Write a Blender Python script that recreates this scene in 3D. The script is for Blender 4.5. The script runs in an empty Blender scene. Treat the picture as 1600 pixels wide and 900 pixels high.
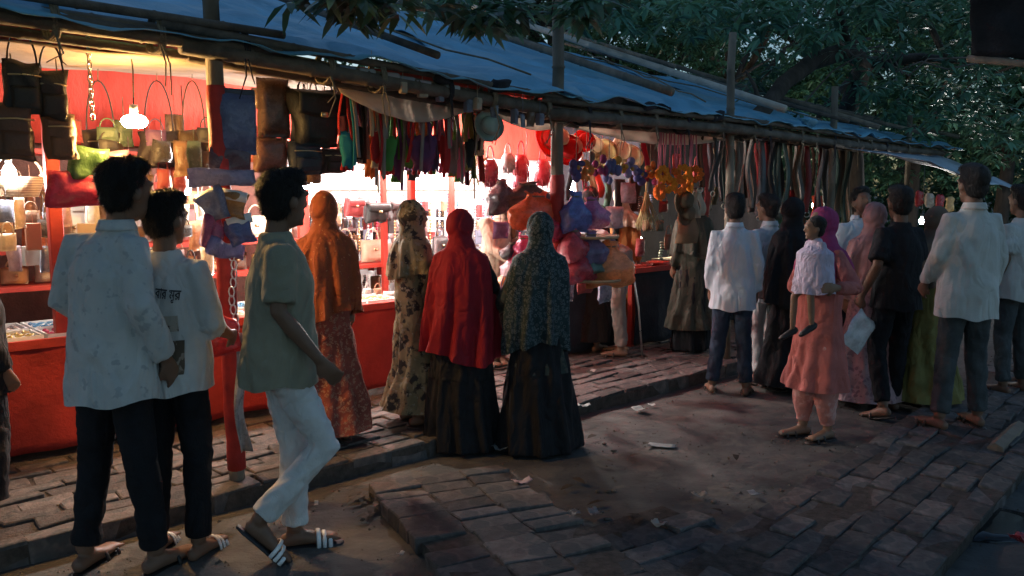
import bpy, bmesh, math, random
import numpy as np
from mathutils import Vector, Matrix, noise
from mathutils.bvhtree import BVHTree
R = math.radians
rng = random.Random(7)
SC = bpy.context.scene
COL = SC.collection

# ------------------------------------------------------------------ camera, dusk sky, weak soft sun, exposure
F, CAMH = 1300.0, 1.6
PITCH = math.atan(150.0 / F)
cam_d = bpy.data.cameras.new('camera'); cam_d.lens = F / 1600 * 36; cam_d.sensor_width = 36
cam_d.clip_start = 0.05; cam_d.clip_end = 600
cam = bpy.data.objects.new('camera', cam_d); COL.objects.link(cam)
cam.location = (0, 0, CAMH); cam.rotation_euler = (math.pi / 2 - PITCH, 0, 0)
SC.camera = cam
SUN_EL, SUN_AZ = R(8), R(-50)          # azimuth clockwise from +Y: low, behind the stalls and trees
wd = bpy.data.worlds.new('World'); SC.world = wd; wd.use_nodes = True
nt = wd.node_tree; bg = nt.nodes['Background']
sky = nt.nodes.new('ShaderNodeTexSky'); sky.sky_type = 'NISHITA'; sky.sun_disc = False
sky.sun_elevation = SUN_EL; sky.sun_rotation = SUN_AZ; sky.ozone_density = 2.6
nt.links.new(sky.outputs[0], bg.inputs[0]); bg.inputs[1].default_value = 0.15
sl = bpy.data.lights.new('sun', 'SUN'); sl.energy = 0.02; sl.angle = R(20); sl.color = (1, .85, .7)
so = bpy.data.objects.new('sun', sl); COL.objects.link(so)
so.rotation_euler = (math.pi / 2 - SUN_EL, 0, math.pi - SUN_AZ)
SC.view_settings.view_transform = 'Standard'; SC.view_settings.look = 'None'
SC.view_settings.exposure = 0.30; SC.view_settings.gamma = 1.0
SC.view_settings.use_curve_mapping = False
SC.cycles.use_denoising = True
SC.cycles.sample_clamp_indirect = 4.0
SC.cycles.max_bounces = 6

# ------------------------------------------------------------------ frames: s runs along the stall row, n towards its back
RA = R(43); D = Vector((math.cos(RA), math.sin(RA), 0)); N = Vector((-math.sin(RA), math.cos(RA), 0))
def W(s, n, z=0): return D * s + N * n + Vector((0, 0, z))
cp, sp = math.cos(PITCH), math.sin(PITCH)
def ray(px, py):
    x = (px - 800) / F; u = (450 - py) / F
    return Vector((x, cp + u * sp, -sp + u * cp))
def gp(px, py, z=0.0):
    d = ray(px, py); return Vector((0, 0, CAMH)) + d * ((z - CAMH) / d.z)
def rp(px, py, n):
    d = ray(px, py); return Vector((0, 0, CAMH)) + d * (n / d.dot(N))
def dp(px, py, Y):
    d = ray(px, py); return Vector((0, 0, CAMH)) + d * (Y / d.y)
def sn(p): return p.dot(D), p.dot(N)

# ------------------------------------------------------------------ materials
MATS = {}
def mat(key, col, rough=.75, var=.2, scale=6, bump=.0, bscale=60, metal=0, emis=0, pat=None, c2=None, c3=None,
        psc=20, trans=0, rnd=0, spec=.3, coat=0, tl=0, stretch=(1, 1, 1), alpha=1, crease=0):
    if key in MATS: return MATS[key]
    m = bpy.data.materials.new(key); m.use_nodes = True
    n = m.node_tree.nodes; l = m.node_tree.links; b = n['Principled BSDF']
    tc = n.new('ShaderNodeTexCoord'); mp = n.new('ShaderNodeMapping'); mp.inputs['Scale'].default_value = stretch
    l.new(tc.outputs['Object'], mp.inputs[0]); vec = mp.outputs[0]
    def rgb(c): return (c[0], c[1], c[2], 1)
    def mix(a, bb, fac):
        x = n.new('ShaderNodeMix'); x.data_type = 'RGBA'
        if isinstance(a, tuple): x.inputs[6].default_value = a
        else: l.new(a, x.inputs[6])
        if isinstance(bb, tuple): x.inputs[7].default_value = bb
        else: l.new(bb, x.inputs[7])
        if isinstance(fac, float): x.inputs[0].default_value = fac
        else: l.new(fac, x.inputs[0])
        return x.outputs[2]
    def nz(s, det=4, ro=.6):
        t = n.new('ShaderNodeTexNoise'); t.inputs['Scale'].default_value = s; t.inputs['Detail'].default_value = det
        t.inputs['Roughness'].default_value = ro; l.new(vec, t.inputs['Vector']); return t
    def ramp(src, a, bb):
        r = n.new('ShaderNodeMapRange'); r.inputs[1].default_value = a; r.inputs[2].default_value = bb
        l.new(src, r.inputs[0]); return r.outputs[0]
    base = nz(scale)
    lo = rgb([max(0, c * (1 - var)) for c in col]); hi = rgb([min(1, c * (1 + var)) for c in col])
    out = mix(lo, hi, ramp(base.outputs[0], .3, .7))
    if pat == 'floral':
        v = n.new('ShaderNodeTexVoronoi'); v.inputs['Scale'].default_value = psc
        wn = nz(psc * .6); av = n.new('ShaderNodeVectorMath'); av.operation = 'MULTIPLY_ADD'
        l.new(wn.outputs[1], av.inputs[0]); av.inputs[1].default_value = (.09, .09, .09); l.new(vec, av.inputs[2]); l.new(av.outputs[0], v.inputs['Vector'])
        out = mix(out, rgb(c2), ramp(v.outputs[0], .42, .36))
        if c3: out = mix(out, rgb(c3), ramp(v.outputs[0], .20, .14))
    if pat == 'leopard':
        v = n.new('ShaderNodeTexVoronoi'); v.inputs['Scale'].default_value = psc; l.new(vec, v.inputs['Vector'])
        out = mix(out, rgb(c2), ramp(v.outputs[0], .5, .44)); out = mix(out, rgb(c3 or col), ramp(v.outputs[0], .28, .2))
    if pat == 'blotch':
        t = nz(psc, 3); out = mix(out, rgb(c2), ramp(t.outputs[0], .52, .58))
        if c3: t2 = nz(psc * 2.3, 2); out = mix(out, rgb(c3), ramp(t2.outputs[0], .60, .64))
    if pat == 'stripe':
        w = n.new('ShaderNodeTexWave'); w.inputs['Scale'].default_value = psc; w.inputs['Distortion'].default_value = .6
        l.new(vec, w.inputs['Vector']); out = mix(out, rgb(c2), ramp(w.outputs[0], .45, .55))
    if pat == 'vstripe':
        w = n.new('ShaderNodeTexWave'); w.bands_direction = 'Z'; w.inputs['Scale'].default_value = psc
        w.inputs['Distortion'].default_value = 1.2
        l.new(vec, w.inputs['Vector']); out = mix(out, rgb(c2), ramp(w.outputs[0], .45, .55))
    if rnd:
        oi = n.new('ShaderNodeObjectInfo'); hs = n.new('ShaderNodeHueSaturation')
        r1 = n.new('ShaderNodeMapRange'); r1.inputs[3].default_value = 1 - rnd; r1.inputs[4].default_value = 1 + rnd
        l.new(oi.outputs['Random'], r1.inputs[0]); l.new(r1.outputs[0], hs.inputs['Value']); l.new(out, hs.inputs['Color']); out = hs.outputs[0]
    if tl == 'leaf':
        ge = n.new('ShaderNodeNewGeometry'); hs = n.new('ShaderNodeHueSaturation')
        r1 = n.new('ShaderNodeMapRange'); r1.inputs[3].default_value = .35; r1.inputs[4].default_value = 1.7
        l.new(ge.outputs['Random Per Island'], r1.inputs[0]); l.new(r1.outputs[0], hs.inputs['Value'])
        r2 = n.new('ShaderNodeMapRange'); r2.inputs[3].default_value = .46; r2.inputs[4].default_value = .53
        l.new(ge.outputs['Random Per Island'], r2.inputs[0]); l.new(r2.outputs[0], hs.inputs['Hue'])
        l.new(out, hs.inputs['Color']); out = hs.outputs[0]
    l.new(out, b.inputs['Base Color'])
    rr = n.new('ShaderNodeMapRange'); rr.inputs[3].default_value = max(0, rough - .12); rr.inputs[4].default_value = min(1, rough + .12)
    l.new(base.outputs[0], rr.inputs[0]); l.new(rr.outputs[0], b.inputs['Roughness'])
    b.inputs['Metallic'].default_value = metal; b.inputs['Specular IOR Level'].default_value = spec
    b.inputs['Transmission Weight'].default_value = trans; b.inputs['Coat Weight'].default_value = coat
    b.inputs['Alpha'].default_value = alpha
    if emis:
        b.inputs['Emission Color'].default_value = rgb(col); b.inputs['Emission Strength'].default_value = emis
    if bump:
        t = nz(bscale, 5, .65); bp = n.new('ShaderNodeBump'); bp.inputs['Strength'].default_value = bump
        bp.inputs['Distance'].default_value = .02; l.new(t.outputs[0], bp.inputs['Height']); l.new(bp.outputs[0], b.inputs['Normal'])
        if crease:
            m2 = n.new('ShaderNodeMapping'); m2.inputs['Scale'].default_value = (1, 1, .45); m2.inputs['Rotation'].default_value = (.5, .35, 0); l.new(tc.outputs['Object'], m2.inputs[0])
            cn = n.new('ShaderNodeTexNoise'); cn.inputs['Scale'].default_value = 7; cn.inputs['Detail'].default_value = 2; cn.inputs['Distortion'].default_value = .7; l.new(m2.outputs[0], cn.inputs['Vector'])
            ab = n.new('ShaderNodeMath'); ab.operation = 'PINGPONG'; ab.inputs[1].default_value = .22; l.new(cn.outputs[0], ab.inputs[0])
            b2 = n.new('ShaderNodeBump'); b2.inputs['Strength'].default_value = .5 * crease; b2.inputs['Distance'].default_value = .14
            l.new(ab.outputs[0], b2.inputs['Height']); l.new(bp.outputs[0], b2.inputs['Normal']); l.new(b2.outputs[0], b.inputs['Normal'])
    if tl == 'leaf': tl = .4
    if tl:
        tr = n.new('ShaderNodeBsdfTranslucent'); l.new(out, tr.inputs[0])
        ms = n.new('ShaderNodeMixShader'); ms.inputs[0].default_value = tl
        l.new(b.outputs[0], ms.inputs[1]); l.new(tr.outputs[0], ms.inputs[2]); l.new(ms.outputs[0], n['Material Output'].inputs[0])
    MATS[key] = m
    return m
def cm(kind, col, **kw):
    """a cloth / plastic / leather material keyed by its colour"""
    d = dict(cloth=dict(rough=.9, var=.14, bump=.25, bscale=120, spec=.15),
             plastic=dict(rough=.28, var=.25, scale=14, bump=.5, bscale=22, spec=.5, coat=.3),
             leather=dict(rough=.42, var=.25, bump=.3, bscale=80, spec=.4),
             card=dict(rough=.6, var=.1), metal=dict(rough=.3, metal=.9, var=.1))[kind]
    d = {**d, **kw}
    return mat('%s_%s' % (kind, '_'.join('%02d' % int(c * 99) for c in col)) + ''.join(str(v) for v in kw.values()), col, **d)

# ------------------------------------------------------------------ mesh collector
class G:
    def __init__(s): s.v = []; s.f = []
    def add(s, vs, fs):
        o = len(s.v); s.v += [Vector(v) for v in vs]; s.f += [tuple(i + o for i in f) for f in fs]; return s
    def tube(s, pts, rad, seg=10, side=None, dome=.6):
        pts = [Vector(p) for p in pts]; k = len(pts)
        rad = [(r, r) if isinstance(r, (int, float)) else r for r in (rad if isinstance(rad, (list, tuple)) and not (isinstance(rad, tuple) and len(rad) == 2 and k != 2) else [rad] * k)]
        ref = Vector(side) if side is not None else None
        vs = []; fs = []; a = None
        for i, p in enumerate(pts):
            t = (pts[min(i + 1, k - 1)] - pts[max(i - 1, 0)]).normalized()
            if ref is None:
                if a is None: a = t.orthogonal().normalized()
                a = (a - t * a.dot(t)).normalized()
            else:
                a = (ref - t * ref.dot(t)); a = a.normalized() if a.length > 1e-5 else t.orthogonal().normalized()
            b = t.cross(a)
            for j in range(seg):
                w = 2 * math.pi * j / seg
                vs.append(p + a * (math.cos(w) * rad[i][0]) + b * (math.sin(w) * rad[i][1]))
        for i in range(k - 1):
            for j in range(seg):
                q = i * seg + j; q2 = i * seg + (j + 1) % seg
                fs.append((q, q2, q2 + seg, q + seg))
        t0 = (pts[0] - pts[1]).normalized(); t1 = (pts[-1] - pts[-2]).normalized()
        vs.append(pts[0] + t0 * min(rad[0]) * dome); vs.append(pts[-1] + t1 * min(rad[-1]) * dome)
        c0, c1 = len(vs) - 2, len(vs) - 1; e = (k - 1) * seg
        for j in range(seg):
            fs.append((c0, (j + 1) % seg, j)); fs.append((c1, e + j, e + (j + 1) % seg))
        return s.add(vs, fs)
    def ell(s, c, r, M=None, seg=14, rings=9):
        c = Vector(c); vs = []; fs = []
        for i in range(rings + 1):
            ph = math.pi * i / rings
            for j in range(seg):
                w = 2 * math.pi * j / seg
                p = Vector((r[0] * math.sin(ph) * math.cos(w), r[1] * math.sin(ph) * math.sin(w), r[2] * math.cos(ph)))
                vs.append(c + (M @ p if M else p))
        for i in range(rings):
            for j in range(seg):
                a = i * seg + j; b = i * seg + (j + 1) % seg
                if i == 0: fs.append((a, a + seg, b + seg))
                elif i == rings - 1: fs.append((a, a + seg, b))
                else: fs.append((a, a + seg, b + seg, b))
        return s.add(vs, fs)
    def box(s, c, sz, M=None, taper=1.0, bev=0):
        c = Vector(c); hx, hy, hz = sz[0] / 2, sz[1] / 2, sz[2] / 2
        if bev:
            vs = []; zs = [(-hz, bev), (-hz + bev, 0), (hz - bev, 0), (hz, bev)]
            for z, ins in zs:
                x, y = hx - ins, hy - ins; q = bev
                for (a, b) in ((x - q, -y), (x, -y + q), (x, y - q), (x - q, y), (-x + q, y), (-x, y - q), (-x, -y + q), (-x + q, -y)):
                    k = taper if z > 0 else 1
                    p = Vector((a * k, b * k, z)); vs.append(c + (M @ p if M else p))
            fs = [tuple(range(7, -1, -1)), tuple(range(24, 32))]
            for r in range(3):
                for j in range(8): fs.append((r * 8 + j, r * 8 + (j + 1) % 8, r * 8 + 8 + (j + 1) % 8, r * 8 + 8 + j))
            return s.add(vs, fs)
        vs = []
        for z in (-hz, hz):
            k = taper if z > 0 else 1
            for (a, b) in ((-hx, -hy), (hx, -hy), (hx, hy), (-hx, hy)):
                p = Vector((a * k, b * k, z)); vs.append(c + (M @ p if M else p))
        return s.add(vs, [(3, 2, 1, 0), (4, 5, 6, 7), (0, 1, 5, 4), (1, 2, 6, 5), (2, 3, 7, 6), (3, 0, 4, 7)])
    def lathe(s, prof, c=(0, 0, 0), seg=20, M=None, wob=0):
        c = Vector(c); vs = []; fs = []
        for i, (r, z) in enumerate(prof):
            for j in range(seg):
                w = 2 * math.pi * j / seg; k = r * (1 + wob * math.sin(3 * w + i))
                p = Vector((k * math.cos(w), k * math.sin(w), z)); vs.append(c + (M @ p if M else p))
        for i in range(len(prof) - 1):
            for j in range(seg):
                a = i * seg + j; b = i * seg + (j + 1) % seg
                fs.append((a, b, b + seg, a + seg))
        return s.add(vs, fs)
    def sheet(s, fn, nu, nv, th=.004):
        """closed thin sheet over a grid: fn(u,v)->Vector, u,v in 0..1"""
        top = [[Vector(fn(i / nu, j / nv)) for j in range(nv + 1)] for i in range(nu + 1)]
        vs = []; fs = []; w = nv + 1
        nr = []
        for i in range(nu + 1):
            for j in range(nv + 1):
                a = top[min(i + 1, nu)][j] - top[max(i - 1, 0)][j]; b = top[i][min(j + 1, nv)] - top[i][max(j - 1, 0)]
                q = a.cross(b); nr.append(q.normalized() if q.length > 1e-9 else Vector((0, 0, 1)))
        flat = [p for r in top for p in r]
        vs = flat + [p - q * th for p, q in zip(flat, nr)]; o = len(flat)
        for i in range(nu):
            for j in range(nv):
                a = i * w + j
                fs.append((a, a + w, a + w + 1, a + 1)); fs.append((o + a, o + a + 1, o + a + w + 1, o + a + w))
        rim = [j for j in range(w)] + [i * w + nv for i in range(1, nu + 1)] + [nu * w + j for j in range(nv - 1, -1, -1)] + [i * w for i in range(nu - 1, 0, -1)]
        for k in range(len(rim)):
            a, b = rim[k], rim[(k + 1) % len(rim)]; fs.append((a, b, b + o, a + o))
        return s.add(vs, fs)
    def pillow(s, w, h, t, cz=0, seed=0, amp=.02, nu=12, nv=12, pinch=.5):
        """crumpled bag / cushion standing in x-z, thickness t along y"""
        q = Vector((seed * 3.7, seed * 1.3, 0)); vs = []; fs = []
        for sgn in (-1, 1):
            for i in range(nu + 1):
                for j in range(nv + 1):
                    u = i / nu * 2 - 1; v = j / nv * 2 - 1
                    e = max(0, (1 - u ** 4) * (1 - v ** 4)) ** pinch
                    p = Vector((u * w / 2, 0, cz + v * h / 2))
                    nn = noise.noise(Vector((p.x * 14, p.z * 14, sgn * 2.0)) + q)
                    n2 = noise.noise(Vector((p.x * 9 + 5, p.z * 9, 0)) + q)
                    p += Vector((n2 * amp, sgn * (t / 2 * e + nn * amp * e), n2 * amp)); vs.append(p)
        m = (nu + 1) * (nv + 1)
        for k in (0, 1):
            for i in range(nu):
                for j in range(nv):
                    a = k * m + i * (nv + 1) + j; f = (a, a + nv + 1, a + nv + 2, a + 1)
                    fs.append(f if k == 0 else f[::-1])
        w1 = nv + 1
        rim = [j for j in range(w1)] + [i * w1 + nv for i in range(1, nu + 1)] + [nu * w1 + j for j in range(nv - 1, -1, -1)] + [i * w1 for i in range(nu - 1, 0, -1)]
        for k in range(len(rim)):
            a, b = rim[k], rim[(k + 1) % len(rim)]; fs.append((b, a, a + m, b + m))
        return s.add(vs, fs)
    def mesh(s, name):
        me = bpy.data.meshes.new(name); me.from_pydata([tuple(v) for v in s.v], [], s.f); me.update(); return me

def remesh(me, vox, smooth=2):
    o = bpy.data.objects.new('tmp', me); COL.objects.link(o)
    m = o.modifiers.new('r', 'REMESH'); m.mode = 'VOXEL'; m.voxel_size = vox
    if smooth:
        k = o.modifiers.new('s', 'SMOOTH'); k.iterations = smooth; k.factor = .5
    dg = bpy.context.evaluated_depsgraph_get()
    out = bpy.data.meshes.new_from_object(o.evaluated_get(dg))
    bpy.data.objects.remove(o); bpy.data.meshes.remove(me)
    return out
def cut_below(me, z):
    b = bmesh.new(); b.from_mesh(me)
    bmesh.ops.bisect_plane(b, geom=b.verts[:] + b.edges[:] + b.faces[:], plane_co=(0, 0, z), plane_no=(0, 0, -1), clear_outer=True)
    b.to_mesh(me); b.free(); me.update()
def co_no(me):
    k = len(me.vertices); c = np.empty(k * 3); nn = np.empty(k * 3)
    me.vertices.foreach_get('co', c); me.vertices.foreach_get('normal', nn)
    return c.reshape(-1, 3), nn.reshape(-1, 3)
def set_co(me, c): me.vertices.foreach_set('co', c.ravel()); me.update()
def wav(c, fr, seed, n=6):
    r = np.random.RandomState(seed); p = c * np.array(fr); out = np.zeros(len(c))
    for i in range(n):
        k = r.normal(size=3); m = r.normal(size=3) * .7
        out += np.sin(p @ k + r.uniform(0, 6.3) + 1.6 * np.sin(p @ m + r.uniform(0, 6.3)))
    return out / n
def link(name, me, m, parent=None, smooth=True, loc=None, rz=0):
    o = bpy.data.objects.new(name, me); COL.objects.link(o)
    if m is not None and not me.materials: me.materials.append(m)
    if smooth: me.polygons.foreach_set('use_smooth', [True] * len(me.polygons))
    if parent: o.parent = parent
    if loc is not None: o.location = loc
    if rz: o.rotation_euler.z = rz
    return o
def P(name, g, m, parent=None, smooth=True, **kw): return link(name, g.mesh(name), m, parent, smooth, **kw)
def tag(o, label, cat, group=None):
    o['label'] = label; o['category'] = cat
    if group: o['group'] = group
    return o
def T(name, label, cat, loc=(0, 0, 0), rz=0.0, group=None):
    o = bpy.data.objects.new(name, None); COL.objects.link(o); o.empty_display_size = .1
    o.location = loc; o.rotation_euler.z = rz
    return tag(o, label, cat, group)
def S(name, g, m, label, cat, loc=(0, 0, 0), rz=0.0, group=None, smooth=True):
    return tag(P(name, g, m, None, smooth, loc=loc, rz=rz), label, cat, group)
def struct(name, g, m, smooth=False):
    o = P(name, g, m, None, smooth); o['kind'] = 'structure'; return o
def dup(root, loc, rz=None, label=None, group=None):
    r = root.copy(); COL.objects.link(r); r.location = loc
    if rz is not None: r.rotation_euler.z = rz
    if label: r['label'] = label
    if group: r['group'] = group
    for ch in list(root.children):
        c = ch.copy(); COL.objects.link(c); c.parent = r
        for g in ch.children:
            d = g.copy(); COL.objects.link(d); d.parent = c
    return r
# ------------------------------------------------------------------ ground, brick paths, raised platform
M_DIRT = mat('dirt', (.115, .107, .098), rough=.95, var=.45, scale=2.2, bump=.9, bscale=16, pat='blotch', c2=(.086, .083, .08), c3=(.14, .124, .108), psc=1.3)
M_BRICK = mat('brick', (.135, .114, .106), rough=.95, var=.45, scale=9, bump=.6, bscale=45, rnd=.35, pat='blotch', c2=(.085, .082, .08), psc=6)
M_SLAB = mat('path_bed', (.085, .068, .057), rough=1, var=.4, scale=20, bump=.8, bscale=50)
g = G()
def gz(x, y):
    return .016 * noise.noise(Vector((x * .9, y * .9, 0))) + .008 * noise.noise(Vector((x * 3.5, y * 3.5, 3)))
nx = 90
for (x0, x1, y0, y1, k) in ((-6, 9, -3, 12, 100),):
    vs = []; fs = []
    for i in range(k + 1):
        for j in range(k + 1):
            x = x0 + (x1 - x0) * i / k; y = y0 + (y1 - y0) * j / k
            e = 0 if i in (0, k) or j in (0, k) else 1
            vs.append((x, y, gz(x, y) * e))
    for i in range(k):
        for j in range(k):
            a = i * (k + 1) + j; fs.append((a, a + k + 1, a + k + 2, a + 1))
    g.add(vs, fs)
for (x0, x1, y0, y1) in ((-200, -6, -200, 300), (9, 200, -200, 300), (-6, 9, -200, -3), (-6, 9, 12, 300)):
    g.add([(x0, y0, 0), (x1, y0, 0), (x1, y1, 0), (x0, y1, 0)], [(0, 1, 2, 3)])
struct('ground', g, M_DIRT, True)

def brick_meshes(bl, bw, bh, k=6):
    out = []
    for i in range(k):
        q = G(); q.box((0, 0, -bh / 2), (bl, bw, bh), bev=.005)
        for v in q.v:
            v += Vector((noise.noise(v * 9 + Vector((i * 7, 0, 0))), noise.noise(v * 9 + Vector((0, i * 7, 5))), noise.noise(v * 7 + Vector((0, 3, i * 5))))) * .018
        me = q.mesh('brick'); me.materials.append(M_BRICK); out.append(me)
    return out
def brick_field(base, o, ang, L, Wd, bl, bw, z, bh=.07, skip=.02, ragged=.35, mask=None, gap=.007, tilt=1.0, bond=.5):
    ms = brick_meshes(bl, bw, bh); c, s_ = math.cos(ang), math.sin(ang); r = 0; cnt = 0
    y = 0
    while y + bw <= Wd + 1e-6:
        x = -bl * bond if r % 2 else 0.0
        while x < L:
            if x >= -.01 and x + bl <= L + ragged * bl:
                lx, ly = x + bl / 2, y + bw / 2
                wx, wy = o[0] + c * lx - s_ * ly, o[1] + s_ * lx + c * ly
                if rng.random() > skip and (mask is None or mask(wx, wy)):
                    b = bpy.data.objects.new('brick', rng.choice(ms)); COL.objects.link(b); b.parent = base
                    b.location = (wx + rng.gauss(0, .004), wy + rng.gauss(0, .004), z + rng.uniform(-.010, .006))
                    b.rotation_euler = (rng.gauss(0, .014) * tilt, rng.gauss(0, .014) * tilt, ang + rng.gauss(0, .02) + (math.pi if rng.random() < .5 else 0))
                    cnt += 1
            x += bl + gap
        y += bw + gap; r += 1
    return cnt
def slab(name, o, ang, L, Wd, z0, z1, m):
    q = G(); c, s_ = math.cos(ang), math.sin(ang)
    M = Matrix(((c, -s_, 0), (s_, c, 0), (0, 0, 1)))
    q.box(Vector((o[0], o[1], 0)) + M @ Vector((L / 2, Wd / 2, 0)) + Vector((0, 0, (z0 + z1) / 2)), (L, Wd, z1 - z0), M=M)
    return struct(name, q, m)
PZ = .105                                    # platform height
p0 = W(-1.6, 3.93)
pl = slab('platform', (p0.x, p0.y), RA, 20, 4.2, -.05, PZ - .014, M_SLAB)
brick_field(pl, (p0.x, p0.y), RA, 9.3, .13, .262, .125, PZ + .004, bh=.13, skip=.02, tilt=.6)
q0 = W(-.9, 4.07)
brick_field(pl, (q0.x, q0.y), RA, 8.3, 1.15, .25, .125, PZ, skip=.015, tilt=.8)
# path from the platform towards the camera
A1 = math.atan2(-.90, .43)
e0 = gp(578, 757, .09); e1 = gp(762, 716, .09)
wid = .78; ax = Vector((math.cos(A1), math.sin(A1), 0)); ay = Vector((-ax.y, ax.x, 0))
st = e0 - ax * .06
pb = slab('brick_path', (st.x + ax.x * .05 + ay.x * .03, st.y + ax.y * .05 + ay.y * .03), A1, 2.7, wid - .04, -.05, .057, M_SLAB)
brick_field(pb, (st.x, st.y), A1 , 2.9, wid + .02, .125, .252, .066, skip=.015, ragged=.6, bond=.0, tilt=1.3)
# path running beside the row in front of the camera
A2 = R(48)
f0 = gp(1440, 905, .09)
a2 = Vector((math.cos(A2), math.sin(A2), 0)); b2 = Vector((-a2.y, a2.x, 0))
st2 = f0 - a2 * .9
pc = slab('pavement', (st2.x + .03, st2.y + .03), A2, 6.8, .80, -.05, .051, M_SLAB)
brick_field(pc, (st2.x, st2.y), A2, 7.0, .86, .25, .135, .06, skip=.02, tilt=1.2, mask=lambda x, y: not (3.35 < math.hypot(x - 0, y) < 3.6 and x < 1.0))
# ground-level old paving beyond the drain on the right, and between the two paths
st3 = f0 - b2 * .95 - a2 * .6
pd = slab('old_paving', (st3.x, st3.y), A2, 6.5, .55, -.05, .035, M_SLAB)
brick_field(pd, (st3.x, st3.y), A2, 6.5, .6, .30, .145, .06, skip=.05, tilt=2)
sk = gp(1010, 905, .03)
pe = slab('sunken_paving', (sk.x - .25, sk.y - .25), R(35), 1.0, .62, -.06, .018, M_SLAB)
brick_field(pe, (sk.x - .25, sk.y - .25), R(35), 1.0, .62, .26, .15, .035, skip=.06, tilt=2.2)
# broken kerb piece by the drain
q = G(); ka, kb = gp(1555, 705, .05), gp(1592, 668, .05)
q.tube([ka, kb], [(.05, .05), (.05, .045)], seg=6, dome=0)
S('kerb_stone', q, mat('kerb', (.28, .22, .17), rough=.95, var=.3, bump=.6), 'worn narrow kerb stone beside the drain at the edge of the brick pavement', 'kerb', smooth=False)
# silt and a puddle in the drain
q = G(); pc0 = gp(1545, 812, .012)
q.lathe([(0.001, .004), (.16, .004), (.24, .003), (.27, -.01)], (pc0.x, pc0.y, .01), seg=22, wob=.14)
o = P('puddle', q, mat('puddle', (.012, .014, .016), rough=.12, var=.2, spec=.5), None); o['kind'] = 'structure'
# ------------------------------------------------------------------ stall row: posts, beams, tarpaulins, cloths, counters, walls
M_BAMB = mat('bamboo', (.20, .165, .125), rough=.7, var=.4, scale=9, bump=.4, bscale=30, stretch=(1, 1, .3))
M_BAMBD = mat('dark_bamboo', (.13, .105, .085), rough=.75, var=.45, scale=8, bump=.5, bscale=25)
M_BAMBW = mat('pale_bamboo', (.52, .48, .42), rough=.6, var=.2, scale=8, bump=.3)
M_REDP = mat('red_wrap', (.42, .035, .028), rough=.6, var=.3, scale=7, bump=.5, bscale=18)
M_ROPE = mat('rope', (.22, .18, .13), rough=.95, var=.3, scale=40, bump=.5)
M_TARP = mat('blue_tarp', (.15, .40, .57), rough=.5, var=.3, scale=1.8, bump=.9, bscale=7, pat='blotch', c2=(.23, .44, .57), psc=2.5, spec=.35)
M_TARPW = mat('pale_tarp', (.44, .52, .62), rough=.55, var=.2, scale=4, bump=.5, bscale=12)
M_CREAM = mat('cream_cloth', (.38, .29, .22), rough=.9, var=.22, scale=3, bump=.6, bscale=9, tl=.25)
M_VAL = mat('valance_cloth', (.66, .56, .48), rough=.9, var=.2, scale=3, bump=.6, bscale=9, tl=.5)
M_RED = mat('red_cloth', (.62, .075, .05), rough=.85, var=.22, scale=4, bump=.6, bscale=14, stretch=(1, 1, .4))
M_WHITE = mat('white_cloth', (.80, .80, .80), rough=.85, var=.06, scale=4, bump=.4, bscale=14)
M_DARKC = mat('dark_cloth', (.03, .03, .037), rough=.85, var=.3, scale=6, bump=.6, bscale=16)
M_WOODR = mat('red_paint_wood', (.46, .05, .035), rough=.5, var=.25, bump=.2)

def bamboo(g, a, b, r, node=.32, r2=None, seg=9):
    a, b = Vector(a), Vector(b); L = (b - a).length; k = max(2, int(L / node)); r2 = r2 or r * .85
    pts = []; rad = []
    for i in range(k + 1):
        t = i / k; rr = r + (r2 - r) * t; w = Vector((noise.noise(a * 3 + Vector((i, 0, 0))), noise.noise(a * 3 + Vector((0, i, 0))), noise.noise(a * 3 + Vector((0, 0, i))))) * r * .5
        p = a.lerp(b, t) + w
        if 0 < i < k:
            e = (b - a).normalized() * .008
            pts += [p - e * 1.5, p, p + e * 1.5]; rad += [rr, rr * 1.16, rr]
        else: pts.append(p); rad.append(rr)
    g.tube(pts, rad, seg=seg, dome=0)

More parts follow.
